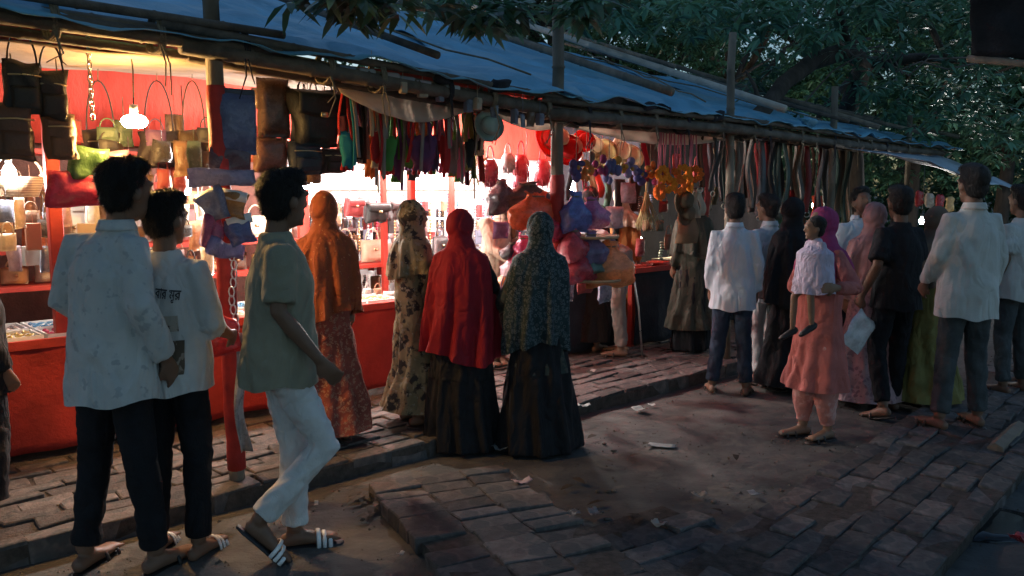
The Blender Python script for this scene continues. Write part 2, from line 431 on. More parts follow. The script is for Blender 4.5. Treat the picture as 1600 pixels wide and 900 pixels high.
POST = [(1.82, 4.06), (4.26, 4.10), (6.48, 4.1), (8.36, 4.1), (10.26, 4.1)]
ptop = [2.95, 3.2, 2.97, 2.67, 2.5]
EAVE = [2.31, 2.12, 2.14, 2.08, 2.08]
posts_lab = ['red wrapped bamboo post hung with toy packets at the platform edge',
             'bamboo post wrapped red below with plastic toy bags tied round it',
             'thin grey bamboo post beside the bunch of orange flower garlands',
             'short bamboo post end standing up through the blue tarpaulin behind dark hanging cloths',
             'last small post sticking out of the far end of the tarpaulin roof']
for i, (s_, n_) in enumerate(POST):
    b = W(s_, n_, 0); r = [.042, .045, .04, .04, .035][i]
    t = T('bamboo_post', posts_lab[i], 'post', b, 0, 'posts along the eave of the stalls')
    lean = [(-.035, -.02), (.0, 0), (-.03, 0), (0, 0), (0, 0)][i]
    top = Vector((lean[0], lean[1], ptop[i])); zr = [2.12, 1.72, 0, 0, 0][i]
    q = G(); zb = 0.02 if n_ < 3.93 else PZ - .03
    bamboo(q, top * ((zr or zb) / ptop[i]) if zr else (0, 0, zb), top, r); P('pole', q, M_BAMB, t)
    if zr:
        q = G(); k = 26
        q.tube([top * (zr / ptop[i]) * (j / k) + Vector((0, 0, zb + .09)) * (1 - j / k) for j in range(k + 1)], [r * (1.12 + .05 * math.sin(j * 2.1) + .04 * math.sin(j * 5.3)) for j in range(k + 1)], seg=12)
        P('wrapping', q, M_REDP, t)
        q = G(); q.tube([(0, 0, zb), (0, 0, zb + .12)], r * .95, seg=10, dome=0); P('foot', q, M_BAMB, t)
    q = G(); ez = EAVE[i]
    for k in range(5):
        pts = [top * ((ez + .02 * k - .04) / ptop[i]) + Vector((math.cos(w) * r * 1.25, math.sin(w) * r * 1.25, .006 * math.sin(w * 2 + k))) for w in [2 * math.pi * j / 12 for j in range(13)]]
        q.tube(pts, .006, seg=5)
    P('rope_lashing', q, M_ROPE, t)

# eave beams, one bundle of poles per bay, each pole a thing of its own
bays = [(-1.6, 1.95, 2.36, 2.30), (1.6, 4.45, 2.29, 2.12), (4.05, 6.7, 2.13, 2.125), (6.3, 8.6, 2.15, 2.09), (8.2, 11.3, 2.10, 2.07)]
blab = ['over the warm bulb', 'over the colourful sling bags', 'over the row of cream hats', 'over the dark hanging belts', 'at the far end']
for i, (s0, s1, z0, z1) in enumerate(bays):
    for k in range(4):
        dn, dz, r, mm = [(0, 0, .043, M_BAMBD), (.075, .045, .033, M_BAMB), (-.02, .085, .024, M_BAMBD), (.14, -.03, .026, M_BAMBD)][k]
        q = G(); a = W(s0 + rng.uniform(-.2, .1), 4.02 + dn, z0 + dz); b = W(s1 + rng.uniform(-.1, .2), 4.02 + dn + rng.uniform(-.02, .02), z1 + dz + rng.uniform(-.015, .015))
        bamboo(q, (0, 0, 0), b - a, r)
        S('eave_pole', q, mm, '%s bamboo eave pole %s, %s of its bundle' % (['dark thick', 'paler', 'thin upper', 'slim inner'][k], blab[i], ['lowest', 'middle', 'topmost', 'innermost'][k]), 'bamboo pole', a, group='eave poles of the stall roof')

# blue tarpaulins
def tarp(name, s0, s1, ze0, ze1, n0, n1, zr0, zr1, m, label, seed, nu=90, nv=44, sag=.07):
    def fn(u, v):
        s_ = s0 + (s1 - s0) * u; n_ = n0 + (n1 - n0) * v
        z = (ze0 + (ze1 - ze0) * u) * (1 - v) + (zr0 + (zr1 - zr0) * u) * v
        z -= sag * 1.3 * math.sin(math.pi * v) * (.8 + .2 * math.cos(6.28 * s_ / 1.7 + seed + n_))
        z += .05 * noise.noise(Vector((s_ * 1.3, n_ * 1.8, seed))) + .03 * noise.noise(Vector((s_ * 5, n_ * 2.5, seed + 4))) + .014 * noise.noise(Vector((s_ * 9 + n_ * 4, n_ * 5, seed + 6)))
        z += .05 * abs(noise.noise(Vector((s_ * 2.2 + n_, n_ * .8 - s_, seed + 9))))
        if v < .05: z -= .03
        return W(s_, n_ + .035 * noise.noise(Vector((s_ * 3, 0, seed))) * (1 - v), z)
    q = G(); q.sheet(fn, nu, nv, .006); o = W((s0 + s1) / 2, n0, ze0)
    for vv in q.v: vv -= o
    return S(name, q, m, label, 'tarpaulin', o)
tarp('tarpaulin', -1.8, 4.5, 2.46, 2.26, 3.93, 7.4, 3.62, 3.5, M_TARP, 'large faded blue tarpaulin roof over the stall with the warm bulb', 1.0)
tarp('tarpaulin', 4.2, 8.5, 2.285, 2.215, 3.95, 7.3, 3.50, 3.28, M_TARP, 'smooth blue tarpaulin roof over the stall with the hats', 5.0)
tarp('tarpaulin', 8.1, 11.6, 2.20, 2.17, 3.95, 7.0, 3.2, 3.0, M_TARP, 'far blue tarpaulin roof beneath the tree at the end of the row', 9.0)
# pale awning past the hanging cloths
aw = [rp(1312, 246, 4.05), rp(1468, 262, 4.05)]
sa, sb = sn(aw[0])[0], sn(aw[1])[0]
def fa(u, v):
    s_ = sa + (sb - sa) * u
    return W(s_, 4.0 - .85 * v, 2.05 - .02 * u - (.16 + .22 * u) * v - .06 * math.sin(math.pi * u) * v + .02 * noise.noise(Vector((u * 6, v * 5, 1))))
q = G(); q.sheet(fa, 24, 10, .005); S('awning', q, M_TARPW, 'small pale blue sheet awning sloping from the eave over the bright far lamp', 'awning')

# roof rafters lying on the tarpaulins
def roofz(s_, n_):
    if s_ < 4.35: e, r_, n0, n1 = 2.46 + (2.26 - 2.46) * (s_ + 1.8) / 6.3, 3.56, 3.93, 7.4
    elif s_ < 8.3: e, r_, n0, n1 = 2.285 - .07 * (s_ - 4.2) / 4.3, 3.5 - .22 * (s_ - 4.2) / 4.3, 3.95, 7.3
    else: e, r_, n0, n1 = 2.19, 3.2 - .2 * (s_ - 8.1) / 3.5, 3.95, 7.0
    return e + (r_ - e) * (n_ - n0) / (n1 - n0)
raf = [(2.95, 3.85, 2.55, 6.4, .028, M_BAMBD, 'dark slim rafter pole on the tarpaulin above the sling bags'),
       (5.2, 3.9, 5.0, 7.3, .04, M_BAMB, 'grey bamboo rafter pole on the tarpaulin above the cream hats'),
       (6.95, 3.95, 6.6, 7.75, .045, M_BAMBW, 'whitish thick bamboo rafter sticking out above the tarpaulin edge'),
       (8.9, 3.95, 8.0, 7.9, .035, M_BAMB, 'long thin bamboo rafter jutting up above the far tarpaulin'),
       (8.2, 3.95, 7.6, 7.2, .025, M_BAMBD, 'dark thin rafter lying low on the tarpaulin behind the third post'),
       (10.0, 3.95, 9.4, 7.0, .03, M_BAMB, 'pale rafter pole near the far end of the tarpaulin roof'),
       (11.2, 3.95, 10.8, 7.0, .03, M_BAMB, 'last rafter pole on the far tarpaulin under the leaves')]
for (sa_, na, sb_, nb, r, m, lab) in raf:
    na -= .08; r *= .8; a = W(sa_, na, roofz(sa_, na) + r + .085); b = W(sb_, nb, roofz(sb_, nb) + r + .09 + (.12 if nb > 7.5 else 0)); q = G(); bamboo(q, (0, 0, 0), b - a, r, node=.45); S('rafter_pole', q, m, lab, 'bamboo pole', a, group='rafters lying on the roof')
for i, (s0_, n0_, s1_, n1_) in enumerate(((.6, 4.0, 3.2, 7.2), (3.9, 4.0, 2.2, 7.2), (5.9, 4.0, 7.9, 7.1), (7.9, 4.0, 6.0, 7.1))):
    q = G(); a = W(s0_, n0_, roofz(s0_, n0_) + .06); pts = []
    for k in range(13):
        f_ = k / 12; s_, n_ = s0_ + (s1_ - s0_) * f_, n0_ + (n1_ - n0_) * f_; pts.append(W(s_, n_, roofz(s_, n_) + .06 + .015 * math.sin(k * 2.1)) - a)
    q.tube(pts, .007, seg=5); S('roof_rope', q, M_ROPE, ['first slanting', 'second slanting', 'third slanting', 'fourth slanting'][i] + ' rope tying down the blue tarpaulin ' + ('over the lit stall' if i < 2 else 'over the hat stall'), 'rope', a)
# crumpled bits of tarp and dry leaves lying along the eave
for i, (px, py) in enumerate(((1262, 207), (1120, 150), (1035, 166), (1010, 176), (780, 118), (690, 98))):
    q = G(); q.pillow(.30 if i == 0 else .13, .06, .10, seed=i + 3, amp=.045, nu=9, nv=7); p = rp(px, py, 4.0); p.z = roofz(sn(p)[0], 4.0) + (.03 if i == 0 else -.05)
    S('tarp_scrap', q, M_TARP if i == 0 else M_DARKC, 'crumpled bright blue plastic scrap on the eave' if i == 0 else 'dark knotted rag tied over the eave poles', 'rag', p, RA, None if i == 0 else 'rags knotted on the eave')

# rope ties and loose threads along the eave
for i, s_ in enumerate(np.arange(-.6, 10.2, .42)):
    s_ = s_ + rng.uniform(-.12, .12); bz = [b for b in bays if b[0] <= s_ <= b[1]][0]; z = bz[2] + (bz[3] - bz[2]) * (s_ - bz[0]) / (bz[1] - bz[0])
    q = G()
    for k in range(3): q.tube([(.012 * k + .006 * math.sin(w * 2), .05 + math.cos(w) * .085, .03 + math.sin(w) * .09) for w in [2 * math.pi * j / 12 for j in range(13)]], .007, seg=5)
    for k in range(2): q.tube([(.01 * k, -.03, -.03), (.02 + rng.uniform(-.03, .03), -.04, -.10 - rng.uniform(0, .06)), (rng.uniform(-.05, .05), -.03, -.16 - rng.uniform(0, .12))], [.005, .004, .003], seg=4)
    S('rope_tie', q, M_ROPE if i % 3 else M_DARKC, 'frayed %s tie binding the eave poles' % ('rope' if i % 3 else 'dark rag'), 'rope tie', W(s_, 4.02, z), RA, 'ties along the eave')

# ceiling cloths and valances
def cloth_sheet(name, fn, nu, nv, m, label, th=.004):
    q = G(); q.sheet(fn, nu, nv, th); return S(name, q, m, label, 'cloth')
def ceil(s0, s1, z0, z1, n0, n1, sagA, seed):
    def fn(u, v):
        s_ = s0 + (s1 - s0) * u
        return W(s_, n0 + (n1 - n0) * v, z0 + (z1 - z0) * v - sagA * math.sin(math.pi * v) * (.7 + .3 * math.cos(s_ * 4)) + .03 * noise.noise(Vector((s_ * 2, v * 3, seed))))
    return fn
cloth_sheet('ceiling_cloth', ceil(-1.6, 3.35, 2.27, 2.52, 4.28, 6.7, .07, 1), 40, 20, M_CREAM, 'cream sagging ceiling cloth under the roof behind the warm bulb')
cloth_sheet('ceiling_cloth', ceil(3.4, 6.9, 2.12, 2.62, 4.35, 6.7, .05, 5), 30, 16, M_RED, 'red ceiling cloth under the roof above the cream hats')
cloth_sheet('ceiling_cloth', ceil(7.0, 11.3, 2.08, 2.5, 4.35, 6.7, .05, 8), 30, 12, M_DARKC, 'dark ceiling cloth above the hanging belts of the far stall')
def val(s0, s1, zt, drop, nn, scal, seed):
    def fn(u, v):
        s_ = s0 + (s1 - s0) * u
        e = drop * (.35 + .65 * abs(math.sin(math.pi * (s_ - s0) / scal)))
        return W(s_, nn + .05 * math.sin(v * 3) + .03 * noise.noise(Vector((s_ * 5, v, seed))), zt - e * v + .012 * noise.noise(Vector((s_ * 7, v * 2, seed))))
    return fn
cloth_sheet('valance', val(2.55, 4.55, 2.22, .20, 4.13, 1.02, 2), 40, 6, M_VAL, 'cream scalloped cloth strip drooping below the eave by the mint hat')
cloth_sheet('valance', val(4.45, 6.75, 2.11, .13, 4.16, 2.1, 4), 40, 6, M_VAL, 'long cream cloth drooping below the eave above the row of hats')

# back walls
def wallsheet(s0, s1, z0, z1, nn, seed, amp=.03):
    def fn(u, v):
        s_ = s0 + (s1 - s0) * u; z = z0 + (z1 - z0) * v
        return W(s_, nn + amp * noise.noise(Vector((s_ * 4, z * .8, seed))) + amp * .5 * math.sin(s_ * 9 + seed), z)
    return fn
cloth_sheet('back_cloth', wallsheet(-1.6, 7.0, 1.95, 2.75, 6.72, 2), 70, 8, M_RED, 'red cloth across the upper back wall of the lit stalls')
cloth_sheet('back_cloth', wallsheet(3.6, 7.0, PZ, 1.97, 6.80, 5, .02), 40, 8, M_WHITE, 'white sheet across the lower back wall glaring in lamp light')
cloth_sheet('back_cloth', wallsheet(-1.6, 3.62, PZ, 1.97, 6.80, 15, .02), 40, 8, mat('brown_cloth', (.13, .06, .045), rough=.9, var=.3, bump=.4), 'brown cloth across the lower back wall behind the handbag shelves')
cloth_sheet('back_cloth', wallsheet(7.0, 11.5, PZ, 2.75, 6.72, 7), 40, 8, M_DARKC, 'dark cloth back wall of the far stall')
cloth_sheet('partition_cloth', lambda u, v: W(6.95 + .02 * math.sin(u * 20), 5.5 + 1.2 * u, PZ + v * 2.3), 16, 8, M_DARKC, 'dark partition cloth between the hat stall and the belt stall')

# counters: frame boards + draped cloth front
def counter(s0, s1, n0, n1, zt, m, label, topm, seed=0):
    a = W(s0, n0, 0); t = T('counter', label, 'counter', a, RA); L = s1 - s0; Dp = n1 - n0
    q = G(); q.box((L / 2, Dp / 2, zt - .015), (L, Dp, .03)); P('top_board', q, topm, t, False)
    def fn(u, v):
        return Vector((L * u, -.012 + .022 * noise.noise(Vector((u * L * 4, v * 1.2, seed))) - .03 * (1 - v) * abs(math.sin(u * L * 5 + seed)), PZ + .03 + (zt - PZ - .03) * v + (.02 * noise.noise(Vector((u * L * 3, 0, seed))) if v == 0 else 0)))
    q = G(); q.sheet(fn, int(L * 22), 12, .004); P('front_cloth', q, m, t)
    for xx in (.05, L - .05):
        for yy in (.06, Dp - .06):
            q = G(); q.box((xx, yy, (zt - .03 + PZ) / 2), (.05, .05, zt - .03 - PZ)); P('leg', q, M_WOODR, t, False)
    q = G(); q.box((L / 2, -.012, zt + .012), (L, .03, .05)); P('edge_rail', q, M_WOODR, t, False)
    return t
counter(-1.4, 3.8, 5.2, 5.95, .74, mat('red_counter_cloth', (.36, .035, .028), rough=.85, var=.3, scale=3, bump=.6, bscale=14), 'long red cloth fronted counter with jewellery behind the standing men', M_WHITE)
counter(5.15, 6.15, 5.15, 5.85, .80, M_DARKC, 'small black draped table near the post with plastic bags', M_DARKC, 3)
counter(6.25, 7.0, 5.0, 5.7, .84, M_DARKC, 'black draped table with red trays beside the metal stick', M_DARKC, 6)
counter(7.7, 11.0, 5.2, 5.9, .84, M_DARKC, 'dark long counter of the far stall behind the crowd', M_WHITE, 9)

# shelving behind the counter
def shelf(s0, s1, n0, n1, zs, label, m=M_WOODR):
    t = T('shelf_rack', label, 'shelf', W(s0, n0, PZ), RA); L = s1 - s0
    for x in (0, L / 2, L):
        q = G(); q.box((x, 0, .87), (.045, .045, 1.74)); P('upright', q, m, t, False)
    for z in zs:
        q = G(); q.box((L / 2, (n1 - n0) / 2, z - PZ), (L - .05, n1 - n0, .03)); P('shelf_board', q, m, t, False)
    return t
shelf(.2, 3.3, 6.0, 6.4, (.98, 1.22, 1.86), 'red painted shelf rack full of handbags behind the red counter')
shelf(3.45, 5.0, 6.2, 6.55, (.95,), 'low red shelf with bags against the glaring white sheet')
for (px, py0, py1, nn, lab) in ((97, 255, 520, 5.3, 'red square post standing on the counter beside the shelf bags'), (645, 262, 470, 5.9, 'red square post in front of the white jewellery wall')):
    b = rp(px, py1, nn); tp = rp(px, py0, nn); q = G(); zb = .745
    q.box((0, 0, (2.2 - zb) / 2), (.075 if px < 100 else .06, .06, 2.2 - zb), bev=.006); S('counter_post', q, M_WOODR, lab, 'post', (b.x, b.y, zb), RA, smooth=False)

# lamps
def lamp(p, col, power, label, kind='bulb', ztop=2.3):
    t = T('lamp', label, 'lamp', p)
    em = mat('glow_%.2f_%.2f_%d' % (col[1], col[2], power), col, emis=1)
    q = G()
    if kind == 'tube':
        q.tube([(-.06, 0, 0), (-.05, 0, 0), (-.03, 0, 0), (.03, 0, 0), (.05, 0, 0), (.06, 0, 0)], [.012, .026, .034, .034, .026, .012], seg=16); area = 2 * math.pi * .033 * .12
        t.rotation_euler.z = R(10)
    else:
        q.lathe([(.001, -.055), (.02, -.05), (.034, -.03), (.038, -.005), (.03, .02), (.017, .04)], seg=10); area = .018
    em.node_tree.nodes['Principled BSDF'].inputs['Emission Strength'].default_value = power / (math.pi * area)
    P('bulb', q, em, t)
    q = G(); q.tube([(0, 0, .035), (0, 0, .085)], [.018, .02], seg=10, dome=.1); P('socket', q, cm('plastic', (.8, .8, .78)), t)
    q = G(); q.tube([(0, 0, .085), (.005, .004, .085 + (ztop - p.z) * .5), (0, 0, max(.2, ztop - p.z))], .004, seg=5); P('cord', q, cm('plastic', (.03, .03, .03)), t)
    return t
WARM = (1, .56, .17); COOL = (1, .97, .93)
lamp(rp(210, 190, 4.5), WARM, 55, 'bright warm yellow lamp glowing above the standing men', 'tube')
lamp(rp(480, 284, 5.55), COOL, 74, 'dazzling white bulb beside the brown wallets above the red counter')
lamp(rp(14, 268, 5.6), COOL, 22, 'white bulb over the shelf bags beside the woven basket')
lamp(rp(290, 292, 5.6), (1, .8, .55), 14, 'warm white bulb half hidden behind the short haired man')
lamp(rp(600, 205, 6.0), COOL, 90, 'white bulb hidden behind the hanging sling bags')
lamp(rp(700, 215, 6.0), COOL, 102, 'white bulb over the jewellery wall near the palm leaf fan')
lamp(rp(822, 262, 5.9), COOL, 80, 'white bulb among the red beaded bags')
lamp(rp(895, 290, 5.9), COOL, 10, 'white bulb behind the toy bag post')
lamp(rp(998, 372, 6.3), (1, .72, .42), 8, 'warm bulb low behind the black draped tables')
lamp(rp(1062, 388, 5.9), (1, .68, .36), 8, 'warm bulb inside the stall by the cream scarfed shopper')
lamp(rp(1206, 335, 5.4), (1, .95, .8), 15, 'yellowish white bulb above the crowd by the hung net bag', ztop=2.1)
lamp(rp(1440, 345, 5.2), COOL, 72, 'dazzling far white bulb between the man in black and the man in pale shirt', ztop=2.0)
lamp(rp(1272, 320, 6.3), (1, .6, .4), 12, 'reddish bulb behind the lit red cloth of the far stall', ztop=2.1)
# ------------------------------------------------------------------ people
X = Vector((1, 0, 0))
def hand(g, wr, dv, nr, s=1.0, curl=.5, grip=1):
    dv = dv.normalized(); nr = (nr - dv * nr.dot(dv)).normalized(); sd = dv.cross(nr) * grip
    pe = wr + dv * .085 * s
    g.tube([wr - dv * .02 * s, wr + dv * .02 * s, wr + dv * .06 * s, pe], [(.024 * s, .018 * s), (.032 * s, .016 * s), (.040 * s, .015 * s), (.038 * s, .012 * s)], seg=10, side=sd)
    for i, L in enumerate((.072, .082, .076, .06)):
        b = pe + sd * (.030 - .020 * i) * s - dv * .01 * s
        c = curl * (1 + .12 * i); d1 = (dv * math.cos(c * .5) + nr * math.sin(c * .5) + sd * (.10 - .07 * i)).normalized()
        d2 = dv * math.cos(c * 1.4) + nr * math.sin(c * 1.4); d3 = dv * math.cos(c * 2.0) + nr * math.sin(c * 2.0)
        p1 = b + d1 * L * .45 * s; p2 = p1 + d2 * L * .32 * s; p3 = p2 + d3 * L * .25 * s
        g.tube([b, p1, p2, p3], [.0095 * s, .009 * s, .0085 * s, .007 * s], seg=6)
    tb = wr + dv * .025 * s + sd * .026 * s; td = (dv * .75 + sd * .6 + nr * .35).normalized()
    t1 = tb + td * .035 * s; t2 = t1 + (dv * .9 + sd * .25 + nr * .4).normalized() * .03 * s
    g.tube([tb - td * .01 * s, t1, t2], [.013 * s, .0105 * s, .008 * s], seg=6)
SKIN = [(.23, .125, .08), (.27, .155, .10), (.19, .105, .07)]
def skin(i): return mat('skin_%d' % i, SKIN[i], rough=.5, var=.12, scale=12, bump=.08, bscale=90, spec=.35)
M_HAIR = mat('hair', (.012, .010, .009), rough=.45, var=.4, scale=30, bump=.9, bscale=110, stretch=(1, 1, .35), spec=.4)
BASE = dict(pel=(0, 0, .92), hpL=(-.073, 0, .90), hpR=(.073, 0, .90), knL=(-.10, .02, .50), knR=(.10, .02, .50), anL=(-.105, -.02, .085), anR=(.105, -.02, .085),
            tL=(-.03, .2, 0), tR=(.03, .2, 0), che=(0, .0, 1.24), nek=(0, -.012, 1.43), hed=(0, .018, 1.575), shL=(-.135, 0, 1.36), shR=(.135, 0, 1.36),
            elL=(-.225, -.035, 1.12), elR=(.225, -.035, 1.12), wrL=(-.24, .05, .885), wrR=(.24, .05, .885))
def person(label, pos, face, h=1.66, sk=0, pose={}, top=None, bottom=None, over=(), hair='short', hy=0, hp=0, hs=1.0, vox=.0145, shoes='sandal', sole=(.05, .035, .03),
           curl=(.5, .5), seed=1, group='people at the night market', extra=None, build=1.0):
    build *= .82
    J = {k: Vector(v) for k, v in {**BASE, **pose}.items()}
    for kk in ('elL', 'elR', 'wrL', 'wrR'): J[kk].x *= .78
    t = T('person', label, 'person', pos, -R(face), group); k = h / 1.70; t.scale = (k, k, k)
    b = build
    # body: one continuous surface
    g = G()
    pel, che, nek, hed = J['pel'], J['che'], J['nek'], J['hed']
    g.tube([pel + Vector((0, 0, -.10)), pel, pel.lerp(che, .4), che, che + (nek - che) * .55, nek + Vector((0, 0, -.03))], [(.13 * b, .09), (.155 * b, .105), (.125 * b, .09), (.145 * b, .1), (.15 * b, .085), (.07, .06)], seg=18, side=X)
    g.tube([nek + Vector((0, 0, -.06)), nek, hed + Vector((0, -.02, -.03))], [.058, .05, .05], seg=12)
    for sd in 'LR':
        sh, el, wr = J['sh' + sd], J['el' + sd], J['wr' + sd]
        g.tube([sh.lerp(che + Vector((0, 0, .1)), .3), sh, sh.lerp(el, .5), el, el.lerp(wr, .35), wr], [.05, .05, .043, .036, .037, .024], seg=10)
        fw = (wr - el).normalized(); side = Vector((1 if sd == 'L' else -1, 0, 0))
        inward = pose.get('n' + sd, side + Vector((0, .3, 0)))
        hand(g, wr, fw, Vector(inward), 1.0, curl[0 if sd == 'L' else 1], 1 if sd == 'L' else -1)
        hp_, kn, an = J['hp' + sd], J['kn' + sd], J['an' + sd]
        g.tube([hp_, hp_.lerp(kn, .5), kn, kn.lerp(an, .4), an], [.082, .068, .052, .05, .036], seg=12)
        tv = J['t' + sd]; tn = tv.normalized(); up = Vector((0, 0, 1)); dz = an + Vector((0, 0, -.05))
        hl = dz - tn * .055; sdv = tn.cross(up)
        g.tube([hl, dz + tn * .02 + up * .012, dz + tn * .10, dz + tn * .165, dz + tn * .19 - up * .006], [(.028, .03), (.034, .04), (.042, .026), (.042, .018), (.03, .012)], seg=10, side=sdv)
        for i in range(5):
            tp = dz + tn * (.175 - .012 * i) + sdv * ((-.03 + .016 * i) * (1 if sd == 'R' else -1)) - up * .006
            g.tube([tp, tp + tn * (.028 - .002 * i)], [.011 - .001 * i, .009 - .001 * i], seg=6)
    Hm = Matrix.Rotation(-R(hy), 3, 'Z') @ Matrix.Rotation(-R(hp), 3, 'X')
    def hd(x, y, z): return hed + Hm @ (Vector((x, y, z)) * hs)
    g.ell(hd(0, 0, .012), (.073 * hs, .094 * hs, .105 * hs), Hm, 18, 12)
    g.ell(hd(0, .022, -.055), (.054 * hs, .066 * hs, .066 * hs), Hm)
    g.tube([hd(0, .088, .02), hd(0, .105, -.018), hd(0, .096, -.03)], [.009 * hs, .011 * hs, .010 * hs], seg=8)
    g.ell(hd(0, .082, -.062), (.024 * hs, .012 * hs, .009 * hs), Hm, 8, 6); g.ell(hd(0, .072, -.1), (.022 * hs, .016 * hs, .014 * hs), Hm, 8, 6)
    g.tube([hd(-.05, .078, .03), hd(0, .094, .034), hd(.05, .078, .03)], .011 * hs, seg=6)
    for e in (-1, 1): g.ell(hd(e * .075, -.008, -.01), (.011 * hs, .02 * hs, .032 * hs), Hm, 8, 6)
    me = remesh(g.mesh('body'), vox * .88, 1); body = link('body', me, skin(sk), t)
    for e in (-1, 1):
        q = G(); q.ell(hd(e * .031, .079, .010), (.012 * hs, .007 * hs, .005 * hs), Hm, 8, 6); P('eye', q, mat('eye', (.10, .085, .08), rough=.3, var=.1), t)
    # hair
    if hair:
        g = G()
        g.ell(hd(0, -.028, .045), (.085 * hs, .099 * hs, .090 * hs), Hm, 18, 12); g.ell(hd(0, -.045, -.005), (.075 * hs, .066 * hs, .085 * hs), Hm, 14, 10)
        if hair == 'full': g.ell(hd(0, .022, .098), (.078 * hs, .068 * hs, .042 * hs), Hm, 14, 10)
        me = remesh(g.mesh('hair'), .0085 if vox < .011 else .012, 1); c, n_ = co_no(me)
        c = c + n_ * (.007 * wav(c, (35, 35, 20), seed) + .004 * wav(c, (90, 90, 50), seed + 1))[:, None]; set_co(me, c)
        q = G(); q.v = [v.co.copy() for v in me.vertices]; q.f = [tuple(p.vertices) for p in me.polygons]; rr = random.Random(seed); cen = hd(0, -.01, .03)
        for _ in range(5200 if vox < .0110 else 1300):
            p = me.polygons[rr.randrange(len(me.polygons))]; o_ = p.center; n0 = p.normal
            fl = Vector((rr.gauss(0, .5), -.35 + rr.gauss(0, .5), -.9 + rr.gauss(0, .4))); fl = fl - n0 * fl.dot(n0); fl = fl.normalized() if fl.length > .01 else Vector((0, -1, 0))
            sd_ = fl.cross(n0) * .0016; L_ = rr.uniform(.014, .034); tip = o_ + fl * L_ + n0 * L_ * rr.uniform(.1, .5)
            q.add([o_ - sd_, o_ + sd_, tip], [(0, 1, 2)])
        link('hair', q.mesh('hair'), M_HAIR, t)
    # clothes
    V = Vector
    if bottom:
        kd = bottom[0]; m = bottom[1]; g = G()
        if kd in ('trousers', 'salwar'):
            lo = 1.0 if kd == 'trousers' else 1.35
            g.tube([pel + V((0, 0, .11)), pel, pel + V((0, 0, -.09))], [(.165 * b, .108), (.175 * b, .118), (.168 * b, .112)], seg=20, side=X)
            for sd in 'LR':
                hp_, kn, an = J['hp' + sd], J['kn' + sd], J['an' + sd]; end = kn.lerp(an, .93)
                g.tube([hp_ + V((0, 0, .02)), hp_.lerp(kn, .5), kn, kn.lerp(an, .5), end], [.084, .080 * lo, .068 * lo, .062 * lo, (.058 if kd == 'trousers' else .05)], seg=16, dome=.05)
            me = remesh(g.mesh('trousers'), vox, 1); c, n_ = co_no(me)
            amp = np.clip((1.0 - c[:, 2]) * .9, .3, .8)
            c = c + n_ * (.012 * amp * wav(c, (16, 16, 30), seed + 3) + .007 * wav(c, (34, 34, 55), seed + 4))[:, None]; set_co(me, c); link('trousers', me, m, t)
        elif kd == 'skirt':
            zb, rx, ry, nf = bottom[2:6]
            zs = [1.02, .9, .7, .45, .2, zb + .02, zb]
            g.tube([V((pel.x * (z - zb) / (.92 - zb), pel.y * (z - zb) / (.92 - zb), z)) for z in zs[::-1]], [(.155 + (rx - .155) * w, .12 + (ry - .12) * w) for w in [((1.02 - z) / (1.02 - zb)) ** .8 for z in zs[::-1]]], seg=40, side=X, dome=0)
            me = remesh(g.mesh('skirt'), vox, 0); c, n_ = co_no(me)
            th = np.arctan2(c[:, 1], c[:, 0]); w = np.clip((1.0 - c[:, 2]) / (1 - zb), 0, 1) ** .8
            d = .024 * w * (np.sin(nf * th + 2.2 * np.sin(c[:, 2] * 3 + seed) + seed) + .6 * np.sin((nf * 1.9) * th + 1.3 * np.sin(c[:, 2] * 5) + seed * 2)) + .006 * wav(c, (20, 20, 12), seed)
            n_[:, 2] *= .2; c = c + n_ * d[:, None]; set_co(me, c); link('skirt', me, m, t)
    if top:
        kd, m, hem, sl = top[:4]; ls = top[4] if len(top) > 4 else 1.0; g = G()
        bot = pel + V((0, 0, hem - .92)); 
        flare = .0 if hem > .7 else (.7 - hem) * .22
        g.tube([bot, bot.lerp(che, .3), bot.lerp(che, .65), che, che + (nek - che) * .5, nek + V((0, 0, -.035)), nek + V((0, -.004, .012))],
               [((.222 + flare) * b * ls, (.154 + flare * .8) * ls), ((.212 + flare * .6) * b * ls, .146 * ls), (.198 * b * ls, .134 * ls), (.194 * b * ls, .130 * ls), (.172 * b, .108), (.09, .078), (.066, .066)], seg=26, side=X, dome=.02)
        for sd in 'LR':
            sh, el, wr = J['sh' + sd], J['el' + sd], J['wr' + sd]
            pts = [sh.lerp(che + V((0, 0, .08)), .35), sh, sh.lerp(el, .5), el, el.lerp(wr, .5), el.lerp(wr, .92)]; rr = [.064, .064, .06, .055, .052, .044]
            if sl == 'short': pts = pts[:2] + [sh.lerp(el, .5), sh.lerp(el, .86)]; rr = [.064, .067, .070, .072]
            if sl == 'half': pts = pts[:4] + [el.lerp(wr, .15)]; rr = rr[:4] + [.06]
            g.tube(pts, rr, seg=16, dome=.03)
        me = remesh(g.mesh('shirt'), vox, 4); cut_below(me, bot.z + .03); c, n_ = co_no(me)
        f = np.clip((1.42 - c[:, 2]) * 1.6, .25, 1)
        c = c + n_ * (.013 * f * wav(c, (17, 17, 9), seed + 5) + .009 * f * wav(c, (30, 30, 22), seed + 6) + .004 * wav(c, (70, 70, 40), seed + 7) + .012 * f * (.35 - np.abs(wav(c, (13, 13, 8), seed + 17))))[:, None]
        th = np.arctan2(c[:, 1], c[:, 0]); c[:, 2] += np.where((c[:, 2] < bot.z + .09) & (hem > .6), (-.018 * np.abs(np.sin(th)) - .012 + .008 * np.sin(5 * th + seed)) * np.clip((bot.z + .09 - c[:, 2]) / .06, 0, 1), 0)
